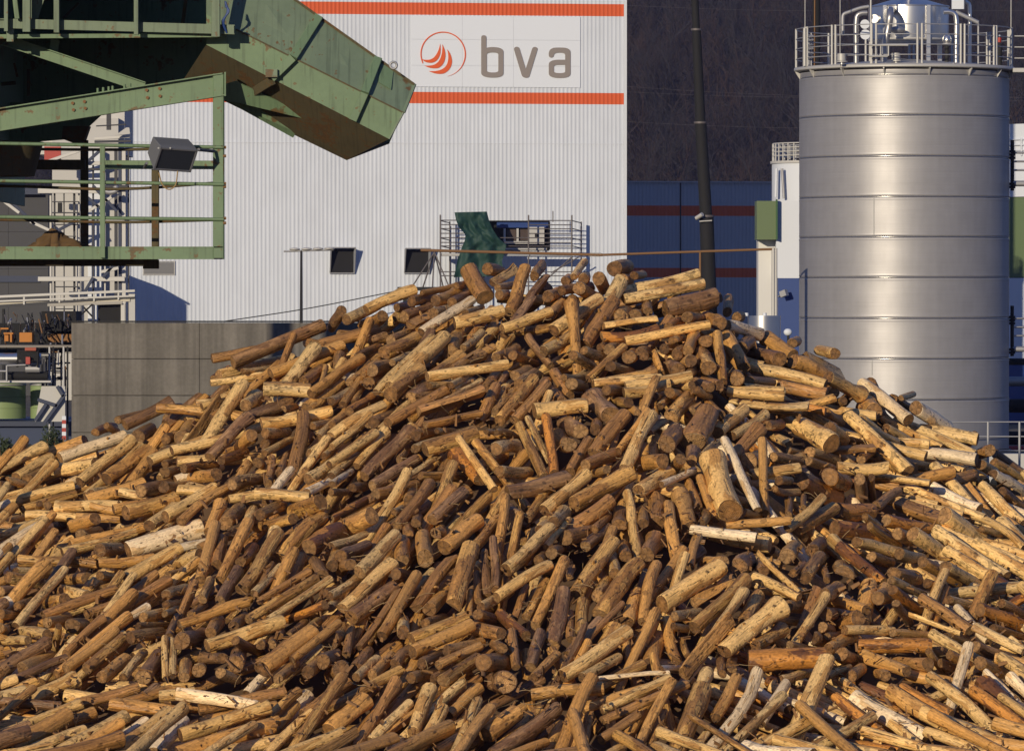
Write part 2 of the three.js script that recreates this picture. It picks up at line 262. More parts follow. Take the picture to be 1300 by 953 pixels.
  { const lv = add(t, 'louvre_frame', [wbox(181, 331, 222, 332.2, 0.08, 0.08), wbox(181, 347.8, 222, 349, 0.08, 0.08), wbox(181, 332.2, 182.4, 347.8, 0.08, 0.08), wbox(220.6, 332.2, 222, 347.8, 0.08, 0.08)], M.paleSteel); for (let i = 0; i < 8; i++) { const y = 333 + i * 1.9; const [a, c] = [W(182.4, y, 0.09), W(220.6, y, 0.09)]; add(lv, 'slat', slab(a, c, W(220.6, y + 2, 0.05), W(182.4, y + 2, 0.05), 0.012), M.galv); } }
  // opening behind the scaffold
  const op = add(t, 'wall_opening', [wboxUV(hole[0], hole[1], hole[2] - 0.05, hole[2], 0.03, 0.6), wboxUV(hole[0], hole[1], hole[3], hole[3] + 0.05, 0.07, 0.6), wboxUV(hole[0] - 0.06, hole[0], hole[2], hole[3], 0.03, 0.6), wboxUV(hole[1], hole[1] + 0.06, hole[2], hole[3], 0.03, 0.6)], M.dark);
  add(op, 'dark_interior_board', wboxUV(hole[0], hole[1], hole[2], hole[3], -0.58, 0.03), M.black);  // near-black board paints in the unlit depth of the opening
  add(op, 'blue_girder', wbox(631, 281.5, 696, 289, -0.1, 0.2), M.blue); 
  for (const [x0, y0, x1, y1] of [[639.5, 290, 642, 306], [656, 290, 658.5, 306], [640, 306, 671, 309.5]]) add(op, 'white_frame', wbox(x0, y0, x1, y1, -0.02, 0.15), M.cream);
  const cab = add(op, 'white_cabinet', wbox(672, 288, 691, 309.5, 0.0, 0.4), M.cream); add(cab, 'dark_window', wbox(679, 296, 684, 301, 0.02, 0.015), M.dark);
  for (const [x0, y0, x1, y1] of [[644, 291, 655, 305], [660, 291, 671, 305]]) add(op, 'machine_block', wbox(x0, y0, x1, y1, -0.2, 0.3), mat(0.06, 0.04, 0.035, 0.7));
  add(op, 'white_sill', wbox(640, 314.5, 694, 317, 0.12, 0.3), M.cream);
}
{ // cable strung before the hall
  const a = W(283, 408, 3), b = W(500, 370, 3); solo('cable', 'thin slack cable strung before the white hall', 'cable', a, tube([a, W(390, 391.5, 3), b], 0.03, 16, 5), M.dark);
}
{ // scaffold at the opening
  const off = 1.1, gap = 0.9, base = W(648, 365, off); base.y = 0;
  const t = thing('scaffold', 'tube scaffold standing before the opening in the white hall', 'scaffold', base), top = W(600, 273, off).y, v = py => W(650, py, off).y;
  const cols = [559, 614, 671, 726];
  for (const x of cols) for (const o of [off, off + gap]) { const p = W(x, 300, o); add(t, 'standard', rod(V(p.x, 0, p.z), V(p.x, o > off ? top : top - 0.3, p.z), 0.05, 6), M.tubes); }
  for (const x of [571, 738]) { const p = W(x, 300, off - 0.4); add(t, 'standard', rod(V(p.x, 0, p.z), V(p.x, v(281), p.z), 0.045, 6), M.tubes); }
  for (const y of [280, 285.5, 290.5, 296.5, 302, 308, 312.5, 345, 350]) for (let i = 0; i < 3; i++) { if (i === 1 && y < 300) continue; const A = W(cols[i], 300, off + gap), B = W(cols[i + 1], 300, off + gap); A.y = B.y = v(y); add(t, 'guard_rail', rod(A, B, 0.032, 5), M.tubes); }
  for (const y of [280, 290, 302, 312]) for (const [x0, x1] of [[559, 571], [726, 738]]) { const A = W(x0, y, off + gap), B = W(x1, y + 3, off - 0.4); add(t, 'end_rail', rod(A, B, 0.032, 5), M.tubes); }
  const dk = v(323.5); for (let i = 0; i < 3; i++) { const A = W(cols[i], 323, off + gap / 2), B = W(cols[i + 1], 323, off + gap / 2); A.y = B.y = dk; add(t, 'deck_board', bar(A.clone().lerp(B, 0.01), B.clone().lerp(A, 0.01), gap + 0.1, 0.16), i === 0 ? M.paleSteel : M.greyBlue); }
  for (const [x0, y0, x1, y1] of [[700, 346, 735, 326], [690, 358, 726, 326]]) add(t, 'brace', rod(W(x0, y0, off + gap), W(x1, y1, off + gap), 0.04, 5), M.tubes);
  for (const x of [702]) { const p = W(x, 300, off + gap); add(t, 'standard', rod(V(p.x, v(282), p.z), V(p.x, v(268), p.z), 0.03, 5), M.tubes); }
}
{ // green tarpaulin hung on the scaffold
  const L = [[577, 269.5], [579, 280], [583, 289], [591, 298], [590, 305], [586, 315], [581, 330], [576, 352]], R = [[618, 268.5], [621, 280], [625, 290], [632, 301], [643, 311], [641, 320], [637, 332], [641, 350]], nu = 26, nv = 30, pos = [], idx = [], off = 2.35;
  const at = (A, t) => { const f = t * (A.length - 1), i = Math.min(A.length - 2, Math.floor(f)); return [lerp(A[i][0], A[i + 1][0], f - i), lerp(A[i][1], A[i + 1][1], f - i)]; };
  for (const side of [0, 1]) for (let j = 0; j <= nv; j++) for (let i = 0; i <= nu; i++) { const a = at(L, j / nv), b = at(R, j / nv), s = i / nu; const w = 0.1 * Math.sin(s * 15 + 2.6 * Math.sin(j / nv * 5)) * (0.3 + j / nv) + 0.3 * (vn(s * 6, j / nv * 7, 4) - 0.5) + 0.16 * (vn(s * 14, j / nv * 16, 6) - 0.5); const p = W(lerp(a[0], b[0], s), lerp(a[1], b[1], s), off + w - side * 0.03); pos.push(p.x, p.y, p.z); }
  const n = nu + 1, S = n * (nv + 1);
  for (let j = 0; j < nv; j++) for (let i = 0; i < nu; i++) { const a = j * n + i; idx.push(a, a + n, a + 1, a + 1, a + n, a + n + 1, S + a, S + a + 1, S + a + n, S + a + 1, S + a + n + 1, S + a + n); }
  for (let j = 0; j < nv; j++) for (const i of [0, nu]) { const a = j * n + i; idx.push(a, a + n, S + a, a + n, S + a + n, S + a); }
  const g = new THREE.BufferGeometry(); g.setAttribute('position', new THREE.Float32BufferAttribute(pos, 3)); g.setIndex(idx); g.computeVertexNormals();
  solo('tarpaulin', 'dark green tarpaulin hanging in folds on the scaffold', 'tarpaulin', W(608, 352, off), g, M.tarp);
}
{ // hall set back to the right, in the white hall's shade
  const sb = 24, A = wuv(780, 300, 0, sb), B = wuv(1000, 300, 0, sb), v = py => wuv(880, py, 0, sb)[1];
  const b = wpt(A[0], 0, -sb), t = thing('rear_hall', 'low corrugated hall with two red stripes in the shade of the white hall', 'building', b);
  add(t, 'shell', wboxUV(A[0], B[0], 0, v(232), -sb - 0.1, 20), M.white); add(t, 'roof_edge', wboxUV(A[0], B[0] + 0.1, v(232), v(230), -sb + 0.12, 20), M.galv);
  const rows = [[0, v(352), 0], [v(352), v(340), 1], [v(340), v(274), 0], [v(274), v(261), 1], [v(261), v(232), 0]];
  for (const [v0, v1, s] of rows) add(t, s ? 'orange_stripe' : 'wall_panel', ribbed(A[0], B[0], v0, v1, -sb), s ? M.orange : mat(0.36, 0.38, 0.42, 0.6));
  const jx = wuv(864, 300, 0, sb)[0]; add(t, 'joint_strip', wboxUV(jx - 0.04, jx + 0.04, 0, v(232), -sb + 0.05, 0.02), M.dark);
}
{ // unseen annex beside the hall, placed so its shade falls on the hall's corner
  const d = 284, t = thing('unseen_annex', 'unseen low annex behind the stair tower, placed to shade the white hall', 'building', V(P(120, 380, d).x, 0, -d)), a = P(84, 318, d), b = P(147, 342, d), s = new THREE.Shape(); s.moveTo(a.x, 0); s.lineTo(b.x, 0); s.lineTo(b.x, b.y); s.lineTo(a.x, a.y); s.closePath();
  add(t, 'wall', new THREE.ExtrudeGeometry(s, { depth: 3, bevelEnabled: false }).translate(0, 0, -d - 3), M.cream); add(t, 'roof', bar(V(a.x - 0.2, a.y + 0.1, -d - 1.5), V(b.x + 0.1, b.y + 0.06, -d - 1.5), 3.3, 0.1), M.galv);
}
{ // lamp mast
  const d = 282, b = P(382, 400, d); b.y = 0; const t = thing('lamp_mast', 'slim lamp mast with four flat heads before the white hall', 'lamp post', b);
  add(t, 'pole', rod(b, P(382.3, 318, d), 0.11, 8, 0.06), M.dark); add(t, 'arm', rod(P(360, 319, d), P(423, 317, d), 0.05, 6), M.galv);
  for (const x of [374, 389, 403.5, 418]) { const g = new THREE.SphereGeometry(1, 14, 8); g.scale(0.3, 0.085, 0.2); const p = P(x, 317 - (x - 374) * 0.02, d); g.translate(p.x, p.y + 0.03, p.z); add(t, 'lamp_head', g, M.paleSteel); }
}
{ // crane boom
  const d = 205, b = P(902, 500, d); b.y = 0; const t = thing('crane_boom', 'tall black telescopic boom leaning before the wooded hill', 'crane', b);
  const sec = [[906, 520, 897, 276, 10, 9.4], [896.5, 275, 889.5, 157, 8.2, 7.6], [889.3, 156, 884, 39, 6.8, 6], [883.8, 38, 878, -90, 5, 4.6]], s = d / F;
  for (const [x0, y0, x1, y1, w0, w1] of sec) add(t, 'boom_section', rod(P(x0, y0, d), P(x1, y1, d), w0 * s, 10, w1 * s), M.black);
  for (const [x, y, w] of [[897, 274, 10.6], [889.4, 155.5, 8.6], [884, 37.5, 7.2]]) add(t, 'collar', rod(P(x, y + 1.5, d), P(x, y - 1, d), w * s, 10), M.tubes);
  add(t, 'pin', rod(P(884, 277, d - 0.3), P(892, 272, d - 0.5), 0.09, 6), M.paleSteel); add(t, 'pin', rod(P(888, 281, d - 0.4), P(904, 280, d - 0.4), 0.03, 6), M.paleSteel);
  const tb = P(907, 520, d); add(t, 'turntable', new THREE.CylinderGeometry(1, 1.3, 1, 16).translate(tb.x, 0.5, tb.z), M.dark);
}
{ // rusty pipe on stands
  const d = 140, s = d / F, pa = P(534, 317.5, d), pm = P(765, 323.5, d), pb = P(984, 316, d);
  const base = P(765, 480, d); base.y = 0; const t = thing('rusty_pipe_bridge', 'long rusty pipe on stands running behind the heap', 'pipe', base);
  add(t, 'pipe', [rod(pa, pm, 0.04, 8), rod(pm, pb, 0.034, 8)], M.rust);
  for (let i = 0; i < 9; i++) { const p = pa.clone().lerp(pm, 0.93 + i * 0.007); add(t, 'coil', rod(p.clone().add(V(-0.02, -0.055, 0)), p.clone().add(V(0.02, 0.055, 0.03)), 0.012, 5), M.paleSteel); }
  for (const [x, z] of [[522, 0.3], [536, -0.4], [549, 0.4], [563, -0.2], [571, 0.2]]) add(t, 'stand_leg', rod(P(551.5, 320, d), P(x, 366, d).add(V(0, 0, z)), 0.02, 6), M.tubes);
  add(t, 'support_beam', bar(P(505, 366.5, d), P(600, 366.5, d), 1.2, 0.1), M.dark);
  for (const x of [515, 590]) { const p = P(x, 368, d); add(t, 'support_post', bar(V(p.x, 0, p.z), p, 0.15, 0.15), M.dark); }
  for (const [x, r] of [[982, 0.05], [985.5, 0.035], [889, 0.03]]) { const p = P(x, x > 900 ? 315 : 320.5, d); add(t, 'post', rod(V(p.x, 0, p.z), p, r, 8), x > 900 ? M.paleSteel : M.rust); }
}
// ---------- stainless tank ----------
const brushed = texture(256, 1024, (u, v) => { const a = fbm(u * 2, v * 300, 101, 2, 300, 3), b = fbm(u * 3, v * 40, 107, 3, 40, 3), c = fbm(u * 5, v * 4, 111, 5, 4, 3); const k = 0.5 + 0.3 * (a - 0.5) + 0.3 * (b - 0.5) + 0.3 * (c - 0.5); return [k, k, k]; }, false);
const sheetTone = texture(512, 512, (u, v) => { const a = fbm(u * 3, v * 160, 121, 3, 160, 3), b = fbm(u * 24, v * 3, 131, 24, 3, 3), c = fbm(u * 6, v * 6, 141, 6, 6, 4), k = 0.8 + 0.1 * (a - 0.5) + 0.1 * (b - 0.5) + 0.1 * (c - 0.5); return [k, k, k]; });
M.brushed = new THREE.MeshPhysicalMaterial({ color: rgb(0.42, 0.41, 0.43), metalness: 0.42, roughness: 0.47, map: sheetTone, bumpMap: brushed, bumpScale: 0.0012 });
M.seam = new THREE.MeshStandardMaterial({ color: rgb(0.5, 0.49, 0.49), metalness: 0.95, roughness: 0.24 });
M.polish = new THREE.MeshStandardMaterial({ color: rgb(0.66, 0.65, 0.64), metalness: 0.95, roughness: 0.3 });
function arcRod(c, r, y, a0, a1, rad, n = 8, seg = 5) { const pts = []; for (let i = 0; i <= n; i++) { const a = lerp(a0, a1, i / n); pts.push(V(c.x + Math.sin(a) * r, y, c.z + Math.cos(a) * r)); } return new THREE.TubeGeometry(new THREE.CatmullRomCurve3(pts), n, rad, seg); }
{
  const d = 143, s = d / F, R = 133 * s, c = P(1148, HZ, d); c.y = 0; const vy = py => CY + (HZ - py) * s;
  const t = thing('stainless_tank', 'large brushed stainless tank with railed top and ten welded courses', 'tank', c.clone());
  const seams = [93, 100, 150.5, 201.5, 252, 302, 352.5, 403.5, 454, 505, 556]; const ys = [...seams.map(vy), 0.25];
  for (let i = 0; i + 1 < ys.length; i++) { // each course with rolled edges
    const top = ys[i] - 0.012, bot = ys[i + 1] + 0.012, pts = [];
    for (const [f, q] of [[0, 0.03], [0.004, 0.016], [0.012, 0.004], [0.03, -0.006], [0.06, -0.002], [0.1, 0]]) pts.push(new THREE.Vector2(R - q, bot + f));
    for (let k = 1; k < 4; k++) pts.push(new THREE.Vector2(R + 0.003 * (k === 2), lerp(bot + 0.1, top - 0.1, k / 4)));
    for (const [f, q] of [[0.1, 0], [0.06, -0.003], [0.03, -0.008], [0.012, 0.004], [0.004, 0.018], [0, 0.035]]) pts.push(new THREE.Vector2(R - q, top - f));
    if (top - bot < 0.3) { pts.length = 0; pts.push(new THREE.Vector2(R - 0.02, bot), new THREE.Vector2(R, bot + 0.02), new THREE.Vector2(R, top)); }
    const g = new THREE.LatheGeometry(pts, 128); const uv = g.attributes.uv; for (let k = 0; k < uv.count; k++) uv.setXY(k, uv.getX(k) * 6, (g.attributes.position.getY(k)) * 0.5 + i * 0.37); g.translate(c.x, 0, c.z); add(t, 'shell_course', g, M.brushed);
  }
  for (const y of ys.slice(1, -1)) { const g = new THREE.LatheGeometry([[-0.03, -0.02], [0.0, -0.013], [0.007, 0], [0.0, 0.013], [-0.03, 0.02]].map(([q, h]) => new THREE.Vector2(R + q, y + h)), 128); g.translate(c.x, 0, c.z); add(t, 'seam_ring', g, M.seam); }
  { const w = M.paleSteel; for (const [px, y0, y1] of [[1101, 253, 300], [1099, 456, 474]]) { const a = Math.asin((px - 1148) / 133), p = y => V(c.x + Math.sin(a) * (R + 0.002), vy(y), c.z + Math.cos(a) * (R + 0.002)); add(t, 'weld_bead', rod(p(y0), p(y1), 0.016, 5), w); } }
  add(t, 'inner_core', new THREE.CylinderGeometry(R - 0.06, R - 0.06, vy(95) - 0.1, 64).translate(c.x, vy(95) / 2, c.z), M.dark); add(t, 'foot_ring', new THREE.CylinderGeometry(R + 0.06, R + 0.06, 0.25, 64).translate(c.x, 0.125, c.z), M.concrete);
  const Rr = 137 * s, dy = vy(88);
  const deck = add(t, 'deck_ring', new THREE.LatheGeometry([[0, dy - 0.1], [R - 0.04, dy - 0.1], [Rr + 0.02, dy - 0.06], [Rr + 0.06, dy - 0.06], [Rr + 0.06, dy + 0.03], [R - 0.1, dy + 0.05], [0, dy + 0.3]].map(q => new THREE.Vector2(...q)), 96).translate(c.x, 0, c.z), M.paleSteel);
  for (let i = 0; i < 15; i++) { const a = (3.7 + 24 * i + 6) * Math.PI / 180, e = V(Math.sin(a), 0, Math.cos(a)), at = (r, y) => c.clone().addScaledVector(e, r).setY(y); const q = e.clone().cross(V(0, 1, 0)).multiplyScalar(0.02); add(deck, 'bracket', slab(at(R, dy - 0.3).add(q), at(R, dy - 0.09).add(q), at(Rr + 0.04, dy - 0.07).add(q), at(Rr + 0.04, dy - 0.1).add(q), 0.03), M.paleSteel); }
  for (let i = 0; i < 15; i++) { // railing in fifteen bays
    const a0 = (3.7 + 24 * i + 1.2) * Math.PI / 180, a1 = a0 + 21.6 * Math.PI / 180; const post = a => { const x = c.x + Math.sin(a) * Rr, z = c.z + Math.cos(a) * Rr; return rod(V(x, dy + 0.03, z), V(x, dy + 1.12, z), 0.035, 7); };
    const bay = add(t, 'railing_bay', [post(a0), post(a1)], M.paleSteel); for (const h of [1.1, 0.83, 0.55, 0.27]) add(bay, 'rail', arcRod(c, Rr, dy + h, a0, a1, 0.016, 6), M.galv);
  }
  // smaller vessel on top
  const v0 = P(1154, 8, d), vr = 51 * s, cx = v0.x, cz = c.z - 0.1;
  const ves = add(t, 'top_vessel', new THREE.LatheGeometry([[0, vy(53.5)], [vr - 0.05, vy(53.5)], [vr, vy(52)], [vr, vy(9)], [vr - 0.03, vy(8)], [0.02, vy(-6)]].map(q => new THREE.Vector2(...q)), 64).translate(cx, 0, cz), M.polish);
  add(ves, 'rim', new THREE.TorusGeometry(vr, 0.03, 6, 64).rotateX(Math.PI / 2).translate(cx, vy(51), cz), M.paleSteel); add(ves, 'rim', new THREE.TorusGeometry(vr, 0.025, 6, 64).rotateX(Math.PI / 2).translate(cx, vy(9), cz), M.polish);
  for (const a of [0.42, -0.7, 2.2, 3.7]) { const x = cx + Math.sin(a) * (vr + 0.02), z = cz + Math.cos(a) * (vr + 0.02); add(ves, 'leg', bar(V(x, dy, z), V(x, vy(9), z), 0.12, 0.12), M.polish); }
  add(ves, 'vent_stub', rod(V(cx, vy(-6), cz), V(cx, vy(-22), cz), 0.08, 10), M.polish);
  const fr = d - 1.6, fp = (x, y, dd = fr) => P(x, y, dd);
  const pipe = (n, pts, r, m = M.polish) => add(t, n, tube(pts, r, 30, 10), m);
  pipe('gooseneck_pipe', [fp(1087, 84), fp(1087, 60), fp(1087, 28), fp(1088.5, 20), fp(1094, 17), fp(1101, 16.5)], 0.075, M.steel);
  pipe('gooseneck_pipe', [fp(1214, 84), fp(1214, 60), fp(1214, 25), fp(1212, 18), fp(1206, 15.5), fp(1198, 15.5)], 0.07);
  pipe('gooseneck_pipe', [fp(1122, 84, d - 1.8), fp(1123, 60, d - 1.8), fp(1128, 35, d - 1.8), fp(1130, 20, d - 1.8), fp(1131, 14, d - 1.5), fp(1131, 13, d - 1)], 0.1, M.steel);
  add(t, 'manway', new THREE.SphereGeometry(1, 20, 12).scale(0.22, 0.1, 0.12).translate(...fp(1139, 38, d - 1.35).toArray()), M.steel);
  add(t, 'flange', rod(fp(1110, 24, d - 1.3), fp(1113, 24, d - 1), 0.12, 14), M.polish); add(t, 'dial', rod(fp(1098, 31, d - 1.9), fp(1098, 31, d - 1.8), 0.13, 16), M.white); add(t, 'dial', rod(fp(1098.5, 44, d - 1.9), fp(1098.5, 44, d - 1.8), 0.14, 16), M.white);
  pipe('vent_pipe', [fp(1070, 44), fp(1070, 22), fp(1071, 18.5), fp(1078, 15.5), fp(1092, 10.5), fp(1103, 8.5)], 0.05, M.galv);
  add(t, 'sensor_box', bar(fp(1216, -8, d - 1), fp(1216, 12, d - 1), 0.34, 0.2), M.white); add(t, 'sensor_arm', rod(fp(1213, 15, d - 1), fp(1242, 29, d - 1), 0.06, 8), M.galv); add(t, 'sensor_post', rod(fp(1242, 84, d - 1), fp(1242, 28, d - 1), 0.03, 6), M.galv);
  pipe('riser_pipe', [fp(1231, 84, d - 0.6), fp(1231, 40, d - 0.6), fp(1231, 12, d - 0.6), fp(1230, 5, d - 0.6), fp(1225, 2, d - 0.6)], 0.055);
  for (const [x, y] of [[1069, 75], [1138, 74]]) { const vl = add(t, 'relief_valve', rod(fp(x, 82, d - 2.6), fp(x, y - 6, d - 2.6), 0.07, 10), M.steel); add(vl, 'bonnet', rod(fp(x - 0.5, y + 2, d - 2.6), fp(x - 0.5, y - 6.5, d - 2.6), 0.12, 12), M.paleSteel); add(vl, 'flange', rod(fp(x, y + 4, d - 2.6), fp(x, y + 2.5, d - 2.6), 0.15, 12), M.paleSteel); }
  { const dm = add(t, 'dome_vent', rod(fp(1202, 84), fp(1202, 56), 0.06, 10), M.dark); add(dm, 'cap', new THREE.SphereGeometry(0.13, 16, 10).scale(1, 1.3, 1).translate(...fp(1202.5, 51).toArray()), M.polish); add(dm, 'flange', rod(fp(1202, 57), fp(1202, 55.5), 0.16, 12), M.paleSteel); }
  { const ac = add(t, 'valve_actuator', rod(fp(1268, 84, d - 0.5), fp(1268, 56, d - 0.5), 0.1, 10), M.dark); add(ac, 'red_cap', rod(fp(1268.5, 54, d - 0.5), fp(1269, 48, d - 0.5), 0.06, 10), M.red); add(ac, 'lamp_bulb', new THREE.SphereGeometry(0.035, 10, 8).translate(...fp(1269, 46, d - 0.5).toArray()), M.white); }
  add(t, 'small_gate', [rod(fp(1103, 57.5, d - 3.05), fp(1153, 57.5, d - 3.05), 0.028, 6), rod(fp(1103, 71.5, d - 3.05), fp(1127, 71.5, d - 3.05), 0.028, 6), rod(fp(1128, 58, d - 3.05), fp(1128, 71, d - 3.05), 0.024, 6), rod(fp(1112, 58, d - 3.05), fp(1112, 71, d - 3.05), 0.018, 6), rod(fp(1118, 58, d - 3.05), fp(1118, 71, d - 3.05), 0.018, 6)], M.paleSteel);
  for (const [x, y0, y1, r, dd] of [[1022, 84, -40, 0.012, d - 1], [1066.5, 84, -40, 0.012, d - 2.4], [1105.5, 84, -40, 0.03, d - 2.8], [1283.5, 84, -40, 0.014, d], [1021.5, 84, 36, 0.05, d - 1.2], [1283, 84, 38, 0.035, d - 0.2]]) add(t, 'lightning_rod', rod(fp(x, y0, dd), fp(x, y1, dd), r, 6), M.paleSteel);
  for (const [x, y] of [[1027, 44], [1030, 42], [1062, 44]]) add(t, 'cage_bar', rod(fp(x, 84, d), fp(x, y, d), 0.025, 6), M.galv);
  for (const y of [47, 52, 58, 63, 69, 74]) add(t, 'cage_hoop', rod(fp(1025.5, y, d - 0.1), fp(1032, y - 1.5, d - 0.4), 0.03, 6), M.galv);
  add(t, 'bridge', [bar(fp(1284, 90, d - 0.6), fp(1330, 90, d - 0.6), 0.9, 0.12), ...[46, 60, 74].map(y => rod(fp(1288, y, d - 1), fp(1330, y, d - 1), 0.02, 5))], M.paleSteel);
  // level gauge pipes on the right flank
  for (const y of [190, 400]) { const a = x => P(x, y, d), gz = d - 0.2;
    const gp = add(t, 'gauge_pipe', rod(P(1285.5, y - 12, gz), P(1285.5, y + 52, gz), 0.05, 8), M.dark);
    for (const q of [0, 4, 8, 41, 45]) add(gp, 'valve', rod(P(1284.5, y + q + 4, gz), P(1284.5, y + q + 0.8, gz), 0.11, 12), M.black);
    for (const q of [4, 15, 26, 43]) add(gp, 'branch_pipe', rod(P(1286, y + q, gz), P(1345, y + q, gz), q === 43 ? 0.08 : 0.028, 6), q === 43 ? M.galv : M.steel); }
}
{ // white tank with a green band, behind
  const d = 186, s = d / F, c = P(1420, HZ, d); c.y = 0; const R = 205 * s, v = y => CY + (HZ - y) * s, t = thing('banded_tank', 'wide white storage tank with green band behind the stainless tank', 'tank', c);
  const bands = [[0, v(455), M.blue], [v(455), v(353), M.white], [v(353), v(253), M.greenPaint], [v(253), v(162), M.white]];
  for (const [a, b, m] of bands) add(t, m === M.greenPaint ? 'green_band' : m === M.blue ? 'blue_shade_band' : 'shell_course', new THREE.CylinderGeometry(R, R, b - a - 0.02, 96, 1).translate(c.x, (a + b) / 2, c.z), m);  // lowest band carries blue shade in its colour
  const r0 = R - 0.3; for (const h of [0.35, 0.7, 1.05]) add(t, 'rail', new THREE.TorusGeometry(r0 + 0.35, 0.025, 5, 96).rotateX(Math.PI / 2).translate(c.x, v(202) + h * 0.55, c.z), M.white);
  for (let i = 0; i < 60; i++) { const a = i / 60 * 6.283; if (Math.sin(a) > -0.3) continue; const x = c.x + Math.sin(a) * (r0 + 0.35), z = c.z + Math.cos(a) * (r0 + 0.35); add(t, 'rail_post', rod(V(x, v(202), z), V(x, v(180), z), 0.03, 5), M.white); }
}
{ // slim white silo with railed top
  const d = 168, s = d / F, c = P(1040, HZ, d); c.y = 0; const R = 60 * s, v = y => CY + (HZ - y) * s, t = thing('white_silo', 'slim white silo with railed top beside the stainless tank', 'silo', c);
  add(t, 'shell', new THREE.CylinderGeometry(R, R, v(206), 64).translate(c.x, v(206) / 2, c.z), M.white); add(t, 'rim', new THREE.CylinderGeometry(R + 0.05, R + 0.05, 0.08, 64).translate(c.x, v(206.5), c.z), M.cream);
  for (const h of [0.2, 0.33, 0.46, 0.6]) add(t, 'rail', new THREE.TorusGeometry(R - 0.03, 0.022, 5, 64).rotateX(Math.PI / 2).translate(c.x, v(206) + h, c.z), M.cream);
  for (let i = 0; i < 40; i++) { const a = i / 40 * 6.283, x = c.x + Math.sin(a) * (R - 0.03), z = c.z + Math.cos(a) * (R - 0.03); add(t, 'rail_post', rod(V(x, v(206), z), V(x, v(183), z), 0.025, 5), M.cream); }
  add(t, 'conduit', rod(P(986, 214, d - 1), P(985, 250, d - 1), 0.05, 6), M.white); add(t, 'conduit', rod(P(993, 214, d - 1.2), P(995.5, 252, d - 1.2), 0.05, 6), M.galv);
}
{ // painted equipment house
  const d = 158, t = thing('equipment_house', 'narrow house painted white above and blue below beside the stainless tank', 'building', V(P(1000, 380, d).x, 0, -d));
  const g = CY * F / d + HZ; add(t, 'white_wall', pxBox(985.5, 255, 1040, 353, d, 2), M.white); add(t, 'blue_wall', pxBox(988, 353.2, 1040, g, d, 2), M.blue); add(t, 'side_wall', pxBox(963, 304.5, 985.3, g, d + 0.6, 1.2), mat(0.62, 0.61, 0.6, 0.7));
  add(t, 'green_box', pxBox(961, 255, 985.2, 304, d - 0.2, 1.4), M.greenPaint); add(t, 'edge_trim', pxBox(985.3, 253, 987.4, 304, d - 0.3, 0.2), mat(0.03, 0.09, 0.03, 0.6));
  const l = add(t, 'floodlight', bar(P(992, 374, d - 0.3), P(999, 371, d - 0.4), 0.18, 0.2), M.galv); add(l, 'lamp_arm', rod(P(989, 376, d), P(993, 373, d - 0.3), 0.03, 6), M.galv);
}
{ const d = 128, s = d / F, c = P(970.5, HZ, d); c.y = 0; const h = CY + (HZ - 400.5) * s, t = thing('steel_vessel', 'small round stainless vessel peeping over the log heap', 'vessel', c);
  add(t, 'shell', new THREE.CylinderGeometry(21 * s, 21 * s, h, 48).translate(c.x, h / 2, c.z), M.polish); for (const x of [948, 971]) add(t, 'lug', rod(P(x, 401, d - 0.3), P(x, 397, d - 0.3), 0.05, 8), M.white); }
{ const d = 120, b = P(1001, 440, d); b.y = 0; const t = thing('yard_lamp', 'small white lamp head standing before the blue wall', 'lamp', b); add(t, 'pole', rod(b, P(1001, 425, d), 0.03, 8), M.dark); add(t, 'head', new THREE.SphereGeometry(0.1, 14, 10).scale(1, 0.85, 0.8).translate(...P(1000.5, 421.5, d).toArray()), M.white); }
{ const d = 165, b = P(1036, 400, d); b.y = 0; const t = thing('dark_mast', 'thin dark mast rising behind the stainless tank', 'mast', b); add(t, 'pole', rod(b, P(1036.5, -80, d), 0.13, 10), M.black); add(t, 'cable_duct', rod(V(b.x - 0.1, 0, b.z + 0.15), P(1034.6, -80, d - 0.15), 0.025, 6), M.rust); }
{ const d = 96, y = 590, t = thing('yard_railing', 'thin grey tube railing beside the foot of the heap', 'railing', P(1250, y, d)); for (const x of [1207, 1255, 1295, 1345]) add(t, 'post', rod(P(x, 535, d), P(x, 665, d), 0.025, 6), M.galv); for (const q of [535.5, 554, 572]) add(t, 'rail', rod(P(1205, q, d), P(1350, q, d), 0.013, 6), M.galv); 
  solo('low_wall', 'low pale concrete wall behind the thin railing', 'wall', P(1320, 600, d + 4), pxBox(1256, 576, 1420, 640, d + 4, 0.4), M.cream); }
{ const d = 150, t = thing('pipe_rack', 'dark pipe rack low behind the stainless tank', 'pipe rack', V(P(1330, 380, d).x, 0, -d)); const g = CY * F / d + HZ; for (const [y, r] of [[459, 0.1], [484, 0.14], [515, 0.2], [556, 0.2]]) add(t, 'pipe', rod(P(1262, y, d), P(1420, y, d), r, 10), y === 484 ? M.galv : M.black); for (const x of [1275, 1330, 1400]) add(t, 'post', bar(P(x, 455, d + 0.4), P(x, g, d + 0.4), 0.15, 0.15), M.dark); add(t, 'red_flange', rod(P(1280, 571, d - 1), P(1300, 571, d - 1), 0.12, 12), M.red); }
